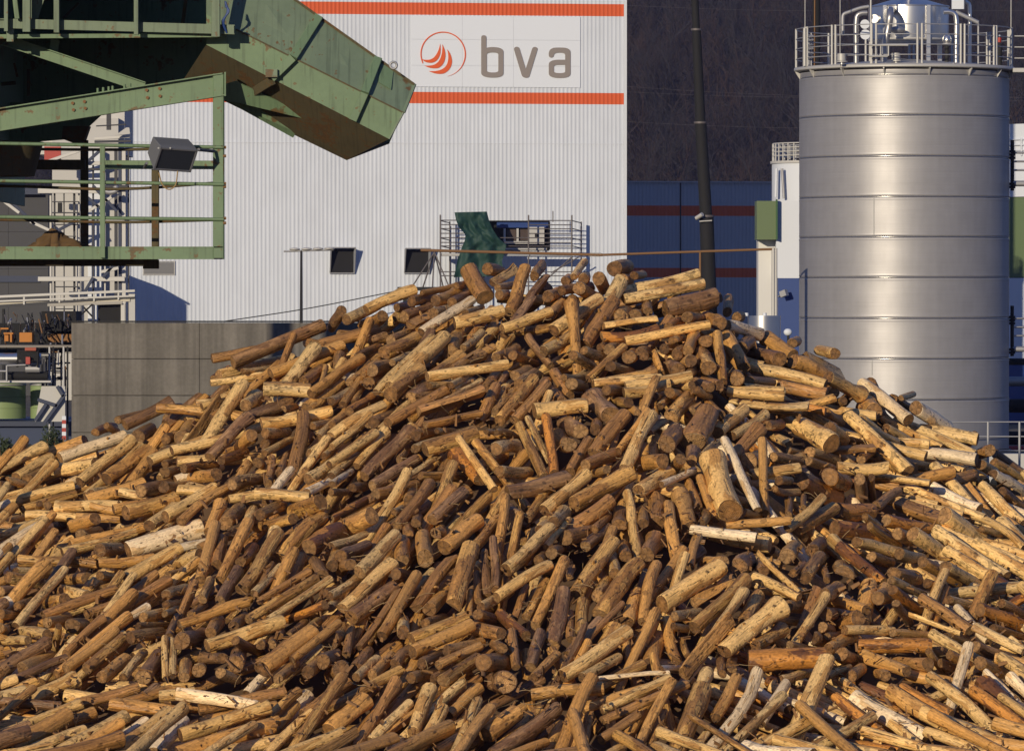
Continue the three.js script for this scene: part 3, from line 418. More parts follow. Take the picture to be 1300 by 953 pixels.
// ---------- precast concrete wall ----------
{
  const d = 76, s = d / F, xs = [90, 253, 416, 579, 742], rows = [409.5, 455.5, 502, 549, 596, 643, 690, HZ + CY / s], t = thing('concrete_wall', 'stained grey concrete panel wall behind the heap', 'wall', V(P(90, 400, d).x, 0, -d));
  for (let i = 0; i + 1 < xs.length; i++) for (let j = 0; j + 1 < rows.length; j++) { const sk = (x) => -(x - 90) * 0.03, a = P(xs[i], rows[j], d), b = P(xs[i + 1], rows[j + 1], d), g = 0.003; const gg = chamferBox(a.y - b.y - 2 * g, 0.25, b.x - a.x - 2 * g, 0.008); gg.rotateZ(Math.PI / 2); gg.rotateY(Math.PI / 2); gg.translate((a.x + b.x) / 2, (a.y + b.y) / 2, -d - 0.125 + hash(i, j, 3) * 0.012); add(t, 'panel', gg, M.concrete); }
  const a = P(90, 408.4, d), b = P(742, 408.4, d); add(t, 'coping_shade', box((a.x + b.x) / 2, a.y + 0.004, -d - 0.125, b.x - a.x, 0.022, 0.27), M.dark); add(t, 'backing', box((a.x + b.x) / 2, a.y / 2, -d - 0.35, b.x - a.x - 0.02, a.y - 0.03, 0.16), M.concrete);  // dark strip along the wall top is painted shade
}
// ---------- green conveyor tower ----------
{
  const d = 62, s = d / F, t = thing('conveyor_tower', 'weathered green steel conveyor tower with railed walkway over the heap', 'conveyor', V(P(-260, 0, d).x, 0, -d));
  const D = (x, y, o = 0) => P(x, y, d + o), X = -290;
  add(t, 'cantilever_beam', channel(D(X, 197.5), D(285, 107), 29 * s, 0.16, V(0, 1, 0)), M.green);
  add(t, 'end_plate', slab(D(284.6, 122, -0.09), D(284.6, 91.5, -0.09), D(284.6, 91.5, 0.09), D(284.6, 122, 0.09), 0.02), M.green);
  for (const [x, y] of [[92, 131], [107, 129], [93, 139.5], [108, 137.5], [186, 114.5], [202.5, 112.5], [187, 124], [203, 122]]) add(t, 'bolt', rod(D(x, y, 0.02), D(x, y, -0.03), 0.021, 6), M.rust);
  for (const x of [124, 131, 138, 143, 158, 165]) { const y = 135.5 - (x / 285) * 42.5 - 3; add(t, 'bolt', rod(D(x, y + 4, -0.02), D(x, y - 2, -0.02), 0.017, 6), M.green); }
  add(t, 'brace', channel(D(X, -49, 0.25), D(183, 111, 0.25), 14 * s, 0.13, V(0, 1, 0), 0.012), M.green);
  add(t, 'deck_beam', channel(D(X, 22, -0.3), D(298, 38, -0.3), 12 * s, 0.1, V(0, 1, 0), 0.012), M.greenPale); add(t, 'deck_beam_plate', slab(D(8, 36, -0.352), D(297, 43.5, -0.352), D(297, 32, -0.352), D(8, 24.5, -0.352), 0.01), M.greenPale);
  for (const [x, w] of [[8, 5], [34, 10], [72, 7], [173, 5.5], [274, 11]]) add(t, 'post', bar(D(x, -60, -0.42), D(x, 40 + (x - 8) * 0.026, -0.42), w * s, 0.09, V(0, 0, 1)), M.greenPale);
  add(t, 'post', bar(D(12, -60, -0.44), D(22, 24, -0.44), 6 * s, 0.06), M.green); add(t, 'hanger', bar(D(13, 36, -0.3), D(13, 53, -0.3), 9 * s, 0.06, V(0, 0, 1)), M.greenPale); add(t, 'hanger', bar(D(70, 51, 0.3), D(67, 69, 0.3), 11 * s, 0.06, V(0, 0, 1)), M.green);
  add(t, 'gusset', slab(D(38, 24, -0.2), D(48, 24, -0.2), D(66, -30, -0.2), D(38, -30, -0.2), 0.02), M.greenPale);
  // trough and belly of the conveyor, green steel darkened by the unseen cladding and roof
  add(t, 'trough_side', slab(D(-34, 43, 5.5), D(300, 43, 5.5), D(300, -60, 5.5), D(-34, -60, 5.5), 0.05), M.green);
  add(t, 'trough_floor', slab(D(-30, 44, -0.25), D(288, 42, -0.25), D(300, 42, 5.5), D(-34, 44, 5.5), 0.05), M.green);
  add(t, 'belly_plate', slab(D(-34, 158, 5.4), D(285, 115, 5.4), D(285, 40, 5.4), D(-34, 40, 5.4), 0.05), M.green);
  add(t, 'belly_plate', slab(D(-32, 186, 3.6), D(96, 176, 3.6), D(146, 130, 3.6), D(-32, 130, 3.6), 0.05), M.green);
  add(t, 'unseen_roof_plate', slab(D(-40, -60, -1.4), D(-40, -60, 6.2), D(300, -60, 6.2), D(290, -60, -1.4), 0.04), M.green);  // out of view overhead, placed to shade the trough
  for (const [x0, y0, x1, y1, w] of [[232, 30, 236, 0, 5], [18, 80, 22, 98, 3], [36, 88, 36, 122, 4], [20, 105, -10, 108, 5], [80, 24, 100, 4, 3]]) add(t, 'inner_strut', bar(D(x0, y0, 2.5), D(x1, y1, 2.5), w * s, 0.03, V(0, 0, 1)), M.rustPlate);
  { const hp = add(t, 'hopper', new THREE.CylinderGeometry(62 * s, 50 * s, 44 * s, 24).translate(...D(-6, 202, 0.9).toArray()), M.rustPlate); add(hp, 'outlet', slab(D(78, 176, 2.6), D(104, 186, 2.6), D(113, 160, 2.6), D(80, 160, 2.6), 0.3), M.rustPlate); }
  add(t, 'unseen_side_cladding', slab(D(-30, 250, -0.5), V(D(-30, 250, -0.5).x, D(-30, 250, -0.5).y, -d - 5.6), V(D(-30, 250, -0.5).x, D(0, -60, 0).y, -d - 5.6), D(-30, -60, -0.5).setX(D(-30, 250, -0.5).x), 0.03), M.green);  // out of view at the left, placed to keep trough and belly dark
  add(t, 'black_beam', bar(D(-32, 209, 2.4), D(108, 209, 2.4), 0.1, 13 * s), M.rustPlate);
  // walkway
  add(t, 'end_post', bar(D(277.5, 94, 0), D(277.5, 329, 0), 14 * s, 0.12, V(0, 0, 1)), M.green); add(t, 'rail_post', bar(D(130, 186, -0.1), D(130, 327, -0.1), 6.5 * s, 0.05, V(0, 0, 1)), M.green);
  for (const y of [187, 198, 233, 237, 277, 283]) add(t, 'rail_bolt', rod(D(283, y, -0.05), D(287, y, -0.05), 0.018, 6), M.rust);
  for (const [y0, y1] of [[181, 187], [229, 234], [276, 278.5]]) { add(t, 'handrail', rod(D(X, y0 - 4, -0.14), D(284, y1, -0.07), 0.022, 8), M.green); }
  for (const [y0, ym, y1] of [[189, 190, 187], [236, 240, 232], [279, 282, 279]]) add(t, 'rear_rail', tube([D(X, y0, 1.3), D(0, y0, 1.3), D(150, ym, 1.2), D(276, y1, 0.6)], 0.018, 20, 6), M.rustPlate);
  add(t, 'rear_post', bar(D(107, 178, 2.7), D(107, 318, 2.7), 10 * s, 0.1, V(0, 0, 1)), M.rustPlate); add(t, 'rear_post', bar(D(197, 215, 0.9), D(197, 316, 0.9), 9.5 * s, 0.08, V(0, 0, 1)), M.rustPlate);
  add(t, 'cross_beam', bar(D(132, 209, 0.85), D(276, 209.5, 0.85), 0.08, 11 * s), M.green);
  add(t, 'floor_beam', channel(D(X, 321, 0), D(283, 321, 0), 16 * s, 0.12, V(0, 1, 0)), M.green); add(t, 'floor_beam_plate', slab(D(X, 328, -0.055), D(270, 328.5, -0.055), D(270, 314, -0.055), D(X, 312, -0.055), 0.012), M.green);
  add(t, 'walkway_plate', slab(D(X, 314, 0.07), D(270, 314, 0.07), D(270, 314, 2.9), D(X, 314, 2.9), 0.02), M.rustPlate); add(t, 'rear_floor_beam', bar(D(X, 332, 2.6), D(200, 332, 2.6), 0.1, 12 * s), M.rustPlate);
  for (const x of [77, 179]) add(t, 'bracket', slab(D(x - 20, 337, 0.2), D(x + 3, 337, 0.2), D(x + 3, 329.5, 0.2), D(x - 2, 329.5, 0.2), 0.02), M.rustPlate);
  add(t, 'hatch', pxBox(181, 329.5, 201, 341, d + 0.4, 0.1), M.rustPlate);
  for (const o of [0.2, 1.8]) for (const x of [-200, -280]) { const a = D(x, 0, o); add(t, 'tower_leg', bar(V(a.x, 0, a.z), V(a.x, a.y, a.z), 0.25, 0.25), M.green); }
  { const c = []; for (let i = 0; i < 3; i++) c.push(tube([D(286, 2 + i * 3, -0.4), D(289 + i, 14, -0.42), D(284 - i, 28, -0.4), D(288, 42, -0.35)], 0.012, 12, 5)); add(t, 'cable_bundle', c, M.blue); }
}
{ // chute that drops the logs
  const d = 62, t = thing('log_chute', 'green sheet steel chute with raised ribs and rusty underside', 'chute', P(470, 200, d + 0.5));
  const ln = (x0, y0, x1, y1) => x => y0 + (x - x0) * (y1 - y0) / (x1 - x0), Ty = ln(386, 8, 527, 108), Fy = ln(301, 38, 513, 143.5), Ey = ln(330, 92, 493, 176), Gy = ln(315, 143, 439, 203);
  const T = x => P(x, Ty(x), d + 0.3), Fo = x => P(x, Fy(x), d), E = x => P(x, Ey(x), d + 0.02), G = x => P(x, Gy(x), d + 0.95), T2 = x => P(x, Ty(x) + 2, d + 1.7), E2 = x => P(x, Ey(x) + 6, d + 1.9), th = 0.025;
  const segs = [[262, 262, 262, 232, 300, 296, 292, 262], [300, 296, 292, 262, 405, 391, 375, 320], [405, 391, 375, 320, 477, 463, 449, 396], [477, 463, 449, 396, 526, 512, 494, 440]];
  for (const [t0, f0, e0, g0, t1, f1, e1, g1] of segs) {
    add(t, 'upper_side_panel', slab(Fo(f0), Fo(f1), T(t1), T(t0), th), M.greenPale); add(t, 'lower_side_panel', slab(E(e0), E(e1), Fo(f1), Fo(f0), th), M.green); add(t, 'bottom_panel', slab(G(g0), G(g1), E(e1), E(e0), th), M.rustPlate);
    add(t, 'far_bottom_panel', slab(E2(e0), E2(e1), G(g1), G(g0), th), M.rustPlate); add(t, 'far_side_panel', slab(T2(t0), T2(t1), E2(e1), E2(e0), th), M.green);
  }
  const off = (p, o) => p.clone().add(V(0, 0, o)); const rib = (tx, fx, ex, w, plain) => { for (const [a, b, n] of [[T(tx), Fo(fx), 'rib'], [Fo(fx), E(ex), 'rib']]) { const r = add(t, n, bar(off(a, 0.045), off(b, 0.045), w, 0.07, V(0, 0, 1)), M.green); } if (!plain) add(t, 'bottom_rib', bar(E(ex).add(V(0, -0.03, 0.03)), E(ex).lerp(G(ex - 55), 0.8).add(V(0, -0.05, 0)), w, 0.07, V(0, 0, 1)), M.rustPlate); };
  rib(405, 372, 345, 0.105); rib(480, 463, 448, 0.1, true);
  add(t, 'rib_foot', pxBox(337, 88, 352, 98, d - 0.12, 0.08), M.greenPale);
  add(t, 'top_flange', bar(T(262), T(526), 0.05, 0.03), M.rustPlate); add(t, 'lip', [bar(T(526), Fo(512), 0.05, 0.02), bar(Fo(512), E(494), 0.05, 0.02)], M.greenPale); 
  add(t, 'fold_seam', bar(off(Fo(300), 0.004), off(Fo(512), 0.004), 0.018, 0.018), M.rustPlate);
  { const q = (x, f) => Fo(x - 14 * f).lerp(T(x), f).add(V(0, 0, 0.012)); add(t, 'patch_plate', slab(q(484, 0.45), q(500, 0.45), q(500, 0.95), q(484, 0.95), 0.01), M.green); }
  add(t, 'belly_gusset', slab(P(250, 118, d + 0.3), P(318, 128, d + 0.5), P(412, 157, d + 0.55), P(300, 104, d + 0.25), 0.02), M.green);
  add(t, 'lower_skirt', slab(P(285, 127, d + 0.6), P(372, 175, d + 0.97), P(376, 168, d + 0.9), P(318, 126, d + 0.7), 0.02), M.green);
  add(t, 'lifting_eye', new THREE.TorusGeometry(0.04, 0.015, 6, 14).translate(...P(499.5, 83, d - 0.02).toArray()), M.galv);
}
{ // floodlight on the walkway
  const d = 61.5, p = P(219, 197, d), t = thing('floodlight', 'grey box floodlight fixed to the walkway rail', 'floodlight', p);
  const m = new THREE.Matrix4().makeRotationFromEuler(new THREE.Euler(0.62, 0.45, -0.06, 'YXZ')).setPosition(p.clone().add(V(0, 0.01, 0)));
  const L = g => g.applyMatrix4(m); const hs = mat(0.13, 0.135, 0.16, 0.55), pr = new THREE.Shape(); pr.moveTo(-0.15, -0.1); pr.lineTo(0.15, -0.1); pr.lineTo(0.15, -0.05); pr.lineTo(0.11, 0.17); pr.lineTo(-0.11, 0.17); pr.lineTo(-0.15, -0.05); pr.closePath();
  const body = new THREE.ExtrudeGeometry(pr, { depth: 0.46, bevelEnabled: true, bevelSize: 0.008, bevelThickness: 0.008, bevelSegments: 1 }); body.translate(0, 0, -0.23); body.rotateX(0); body.rotateY(Math.PI / 2); body.rotateX(Math.PI / 2 - 3.14159);
  add(t, 'housing', L(body), hs);
  const frame = [[0, 0.15, 0.46, 0.02], [0, -0.15, 0.46, 0.02], [0.235, 0, 0.02, 0.32], [-0.235, 0, 0.02, 0.32]].map(([x, y, w, h]) => L(box(x, y, 0.11, w, h, 0.03))); add(t, 'frame', frame, hs);
  add(t, 'glass', L(box(0, 0, 0.108, 0.44, 0.28, 0.008)), M.glass); add(t, 'yoke', [rod(P(186, 207, d), P(183, 213, d + 0.3), 0.018, 6), rod(P(252, 190, d), P(272, 192, d + 0.4), 0.02, 6)], hs);
  add(t, 'cable_loop', tube([P(201, 217, d), P(206, 234, d), P(214, 240.5, d), P(222, 236, d), P(225.5, 217, d)], 0.008, 24, 5), mat(0.3, 0.2, 0.08, 0.6)); for (const x of [201, 216]) add(t, 'bolt', rod(P(x, 188, d - 0.2), P(x, 188, d - 0.24), 0.012, 6), M.galv);
}
{ // bark lying on the walkway
  const r = rng(12), d = 62.6, g = new THREE.ConeGeometry(1, 1, 40, 14), p = g.attributes.position; g.scale(0.34, 0.24, 0.3);
  for (let i = 0; i < p.count; i++) { const k = 0.55 + 0.9 * vn(p.getX(i) * 22, p.getY(i) * 22 + p.getZ(i) * 19, 8); p.setXYZ(i, p.getX(i) * k * (p.getX(i) > 0 ? 1.2 : 0.8), p.getY(i) * (0.75 + 0.5 * vn(p.getX(i) * 30, p.getZ(i) * 30, 9)), p.getZ(i) * k); } g.computeVertexNormals(); const b = P(66, 314, d); g.translate(b.x, b.y + 0.12, b.z);
  solo('bark_pile', 'small pile of brown bark lying on the green walkway', 'bark', b, g, mat(0.13, 0.075, 0.03, 0.95));
}
// ---------- plant at the left, behind ----------
{ const d = 235, t = thing('dark_hall', 'dark grey clad hall behind the green walkway', 'building', V(P(0, 380, d).x, 0, -d)), g = CY * F / d + HZ;
  for (const [y0, y1] of [[247, 294], [294.3, 341], [341.3, 410], [410.3, g]]) for (const [x0, x1] of [[-60, -60], [-59.7, 10], [10.3, 61]]) add(t, 'clad_panel', pxBox(x0, y0, x1, y1, d, 8), M.hall); add(t, 'roof_edge', pxBox(-60, 238, 50, 246.7, d - 0.5, 9), M.navy); add(t, 'blue_stripe', pxBox(-60, 350, 50, 358, d - 0.1, 0.08), M.navy); }
{ const d = 222, t = thing('stair_tower', 'pale stair tower with steel galleries beside the white hall', 'building', V(P(112, 380, d).x, 0, -d)), g = CY * F / d + HZ, s = d / F;
  add(t, 'wall', pxBox(66, 150, 150, g, d + 2.5, 6), M.cream); add(t, 'wall', pxBox(48, 130, 158, 196, d + 3, 5), mat(0.5, 0.49, 0.47, 0.7)); add(t, 'red_panel', pxBox(56, 186, 77, 204, d - 0.2, 0.2), M.red); add(t, 'white_wall', pxBox(111, 190, 128, g, d + 1.8, 0.6), M.white); add(t, 'door', pxBox(73, 257, 78, 270, d + 2.45, 0.05), M.dark);
  for (const [x0, y0, x1, y1, w, m] of [[48, 242, 130, 242, 7, 1], [48, 354, 158, 354, 6, 1], [120, 176, 165, 173, 4, 1], [120, 180, 166, 179, 3, 0], [60, 208, 130, 207, 5, 1], [62, 214, 130, 215, 3, 0], [130, 238, 162, 238, 6, 0], [125, 279, 158, 279, 5, 1], [66, 270, 100, 270, 1.5, 0], [66, 256, 100, 256, 1.2, 0], [66, 285, 100, 285, 1.5, 0], [66, 300, 96, 300, 1.2, 0], [66, 312, 96, 312, 1.2, 0], [70, 364, 100, 364, 1.5, 0], [70, 392, 92, 392, 1.5, 0], [72, 398, 92, 398, 1.5, 0], [72, 404, 92, 404, 1.5, 0], [138, 145, 138, 165, 2.5, 0], [122, 160, 160, 158, 1.5, 0]]) add(t, 'girder', bar(P(x0, y0, d), P(x1, y1, d), 0.2, w * s), m ? M.paleSteel : M.hall);
  for (const [x, w, m] of [[64, 2.5, 1], [69, 2, 0], [81, 1.2, 0], [94, 2.5, 0], [100, 2, 1], [118, 2, 0], [133, 2, 1], [147, 4, 0], [152, 4, 2], [157, 5, 1], [163, 2, 0]]) add(t, 'column', bar(P(x, x < 105 ? 245 : 190, d + 0.3), P(x, g, d + 0.3), w * s, 0.15, V(0, 0, 1)), [M.hall, M.paleSteel, M.navy][m]);
  for (const [x0, y0, x1, y1, m] of [[0, 252, 24, 270, 1], [4, 246, 44, 285, 0], [38, 281, 62, 292, 1], [74, 292, 95, 281, 0], [110, 250, 128, 265, 0], [112, 268, 150, 245, 1], [118, 236, 148, 268, 0], [104, 376, 118, 352, 0], [128, 345, 150, 340, 1], [60, 205, 104, 190, 1], [100, 215, 128, 190, 0], [130, 352, 150, 330, 0]]) add(t, 'brace', bar(P(x0, y0, d - 0.3), P(x1, y1, d - 0.3), 0.12, 0.13), m ? M.paleSteel : M.navy);
  add(t, 'gable', slab(P(146, 172, d - 0.5), P(165, 170, d - 0.5), P(164, 162, d - 0.5), P(160, 162, d - 0.5), 0.1), M.cream); add(t, 'pipe', tube([P(132, 242, d - 1), P(140, 244, d - 1), P(148, 241, d - 1), P(146, 236, d - 1)], 0.12, 16, 8), M.galv); }
{ const d = 200, t = thing('sloping_gallery', 'sloping pipe gallery with pale handrail beside the white hall', 'conveyor', V(P(80, 380, d).x, 0, -d)), g = CY * F / d + HZ;
  add(t, 'top_chord', bar(P(-60, 379, d), P(171, 369, d), 0.3, 0.1), M.paleSteel); add(t, 'middle_chord', bar(P(-60, 384.5, d), P(171, 375.5, d), 0.3, 0.07), M.paleSteel); add(t, 'belt_cover', bar(P(-60, 388, d + 0.1), P(165, 381, d + 0.1), 0.3, 0.1), mat(0.5, 0.46, 0.38, 0.7)); add(t, 'bottom_chord', bar(P(-60, 392, d), P(171, 377, d), 0.2, 0.09), M.hall); add(t, 'lower_chord', bar(P(60, 387, d), P(155, 384, d), 0.2, 0.12), mat(0.35, 0.33, 0.3, 0.7));
  for (const x of [-14, 30, 75, 119, 150]) add(t, 'strut', bar(P(x, 378 - x * 0.05, d - 0.1), P(x, 388 - x * 0.05, d - 0.1), 0.07, 0.07, V(0, 0, 1)), M.paleSteel);
  add(t, 'head_house', pxBox(124, 386, 153, 430, d + 0.3, 2), M.black); add(t, 'head_frame', pxBox(163, 373, 171, g, d, 0.3), M.cream); add(t, 'leg', pxBox(153, 385, 158, g, d, 0.3), M.paleSteel); add(t, 'leg', pxBox(2, 392, 5, g, d, 0.3), M.dark);
  for (const [x0, y0, x1, y1] of [[100, 402, 117, 386], [106, 390, 117, 402]]) add(t, 'brace', bar(P(x0, y0, d - 0.2), P(x1, y1, d - 0.2), 0.08, 0.06), M.black); }
{ // black machine house with yellow winch
  const d = 150, t = thing('machine_frame', 'black machine frame with yellow boxes and crowded pipes at the concrete wall', 'machine', V(P(45, 380, d).x, 0, -d)), g = CY * F / d + HZ, r = rng(5), s = d / F;
  add(t, 'black_housing', pxBox(52, 395, 96, 420, d + 1, 2), M.black); add(t, 'black_housing', pxBox(-40, 410, 92, 448, d + 2.5, 1), M.black); add(t, 'platform', pxBox(-60, 438, 92, 441, d, 2), mat(0.2, 0.18, 0.16, 0.7));
  for (const [x0, y0, x1, y1] of [[5, 424, 10, 433], [24, 422, 40, 434], [60, 424, 92, 434]]) add(t, 'yellow_box', pxBox(x0, y0, x1, y1, d + (x0 > 50 ? 1.2 : 0), 0.6), x0 > 50 ? mat(0.2, 0.08, 0.01, 0.6) : M.yellow); add(t, 'yellow_frame', [pxBox(4, 422, 16, 424, d - 0.1, 0.4), pxBox(12, 424, 14.5, 434, d - 0.1, 0.4), pxBox(0, 416, 10, 418, d - 0.2, 0.2)], M.yellow);
  for (let i = 0; i < 70; i++) { const x = 0 + r() * 88, y = 396 + r() * 34; add(t, 'fitting', rod(P(x, y, d + r()), P(x + (r() - 0.5) * 10, y + 4 + r() * 14, d + r()), (0.4 + r() * 1) * s, 6), [M.hall, M.dark, M.rust, M.dark, M.tubes, M.galv, M.dark][i % 7]); }
  for (let i = 0; i < 46; i++) { const x = 52 + r() * 34, y = 440 + r() * 45; add(t, 'pipe', r() < 0.55 ? rod(P(x, y - 8, d + r()), P(x, y + 10 + r() * 25, d + r()), (0.4 + r()) * s, 6) : rod(P(x - 6, y, d + r()), P(x + 6, y, d + r()), (0.4 + r()) * s, 6), [M.galv, M.dark, M.cream, M.dark, M.rust, M.tubes][i % 6]); }
  add(t, 'silver_drum', rod(P(-40, 455.5, d - 0.5), P(52, 455.5, d - 0.5), 7.5 * s, 20), M.polish); add(t, 'black_bracket', [pxBox(21, 444, 48, 457, d - 1.2, 0.4), pxBox(20, 457, 22, 466, d - 1.2, 0.2), pxBox(46, 457, 48, 466, d - 1.2, 0.2)], M.black); add(t, 'red_valve', pxBox(32, 453, 37.5, 462, d - 1.4, 0.3), M.red); add(t, 'red_cap', pxBox(31, 441, 45, 445, d - 1.3, 0.3), mat(0.3, 0.06, 0.03, 0.6));
  add(t, 'grey_motor', rod(P(32, 468, d - 1), P(50, 468, d - 1), 5 * s, 14), M.galv); add(t, 'black_pipe', rod(P(8, 477, d - 0.8), P(60, 477, d - 0.8), 5.5 * s, 16), M.black); add(t, 'rail', [rod(P(-30, 471, d - 1.2), P(8, 471, d - 1.2), 0.03, 6), rod(P(8, 464, d - 1.2), P(32, 463, d - 1.2), 0.025, 6), rod(P(8, 464, d - 1.2), P(8, 484, d - 1.2), 0.03, 6)], M.galv); add(t, 'deck_edge', pxBox(-60, 483, 64, 485.5, d - 1, 1.5), M.cream);
  for (const [x, w] of [[61, 2], [66, 1.5], [79, 2], [84, 2]]) add(t, 'column', pxBox(x, 440, x + w, g, d - 0.5, 0.1), x % 2 ? M.galv : M.dark); }
for (const [x, w, i] of [[3, 29, 0], [52, 14, 1]]) { const d = 152, s = d / F, c = P(x, 500, d); const y1 = P(0, 486, d).y; c.y = P(0, 530, d).y - 0.02; const t = thing('green_vat', i ? 'narrow pale green vat under the machine frame' : 'wide pale green vat under the silver drum', 'vat', c, 'green vats'); add(t, 'shell', new THREE.CylinderGeometry(w * s, w * s, y1 - c.y, 40).translate(c.x, (y1 + c.y) / 2, c.z), M.vat); add(t, 'top_rim', new THREE.TorusGeometry(w * s, 0.03, 6, 40).rotateX(Math.PI / 2).translate(c.x, y1 - 0.05, c.z), M.galv); for (const q of [0.3, 0.6]) add(t, 'hoop', new THREE.TorusGeometry(w * s, 0.012, 5, 40).rotateX(Math.PI / 2).translate(c.x, lerp(c.y, y1, q), c.z), M.vat); }
{ const d = 149.2, t = thing('grey_ramp_panel', 'light grey slanted panel beside the green vats', 'panel', P(60, 535, d)); add(t, 'plate', slab(P(44, 535, d), P(82, 535, d), P(82, 490, d), P(52, 490, d), 0.1), M.cream); for (const [x0, y0, x1, y1] of [[47, 507, 72, 515], [44, 534, 58, 513], [72, 490, 80, 503], [56, 536, 82, 500]]) add(t, 'strut', bar(P(x0, y0, d - 0.12), P(x1, y1, d - 0.12), 0.1, 0.1), M.navy); }  // navy struts stand in for shadows across the panel
{ const d = 153, g = CY * F / d + HZ; solo('plinth_wall', 'plinth wall coloured in blue shade under the green vats', 'wall', V(P(20, 0, d).x, 0, -d), pxBox(-120, 534.5, 90, g, d - 2, 6), mat(0.03, 0.045, 0.1, 0.7)); solo('plinth_ledge', 'thin dark ledge along the top of the blue plinth wall', 'ledge', P(20, 538, d - 2.1), pxBox(-120, 535, 90, 541, d - 2.2, 0.15), M.navy); }  // the blue shade on this wall is put into its colour
{ const d = 140, t = thing('warning_post', 'small red and white post before the blue plinth wall', 'post', V(P(80, 0, d).x, 0, -d)), g = CY * F / d + HZ; for (let i = 0; i < 6; i++) add(t, 'band', pxBox(78, 528 + i * 5, 83, 533 + i * 5, d, 0.1), i % 2 ? M.red : M.white); add(t, 'pole', pxBox(79, 558, 82, g, d + 0.02, 0.06), M.galv); }
for (const [x, y, rx, ry, i] of [[6, 578, 17, 24, 0], [66, 562, 26, 17, 1]]) { // shrubs
  const d = 118, s = d / F, r = rng(90 + i), c = P(x, y, d), b = V(c.x, 0, c.z), t = thing('shrub', i ? 'dark green shrub at the end of the concrete wall' : 'dark green shrub before the blue plinth wall', 'shrub', b, 'dark shrubs');
  const stems = []; for (let k = 0; k < 9; k++) stems.push(rod(V(b.x + (r() - 0.5) * 0.3, 0, b.z + (r() - 0.5) * 0.3), V(c.x + (r() - 0.5) * rx * s * 1.4, c.y + (r() - 0.6) * ry * s, c.z + (r() - 0.5)), 0.02, 5)); add(t, 'stem', stems, M.rust);
  const pos = []; for (let k = 0; k < 5200; k++) { const a = r() * 6.283, e = Math.acos(2 * r() - 1), q = Math.cbrt(0.15 + 0.85 * r()) * (0.72 + 0.5 * vn(Math.cos(a) * 3 + 5, e * 3, 60 + i)), p = V(c.x + q * Math.sin(e) * Math.cos(a) * rx * s, c.y - 0.5 + q * Math.cos(e) * (ry * s + 0.5), c.z + q * Math.sin(e) * Math.sin(a) * rx * s), u = V(r() - 0.5, r() - 0.3, r() - 0.5).normalize().multiplyScalar(0.075), w = V(r() - 0.5, r() - 0.5, r() - 0.5).normalize().multiplyScalar(0.022); pos.push(p.x - w.x, p.y - w.y, p.z - w.z, p.x + w.x, p.y + w.y, p.z + w.z, p.x + u.x, p.y + u.y, p.z + u.z); }
  const lg = new THREE.BufferGeometry(); lg.setAttribute('position', new THREE.Float32BufferAttribute(pos, 3)); lg.computeVertexNormals(); add(t, 'foliage', lg, mat(0.035, 0.05, 0.02, 0.8, 0, { side: THREE.DoubleSide }));
}
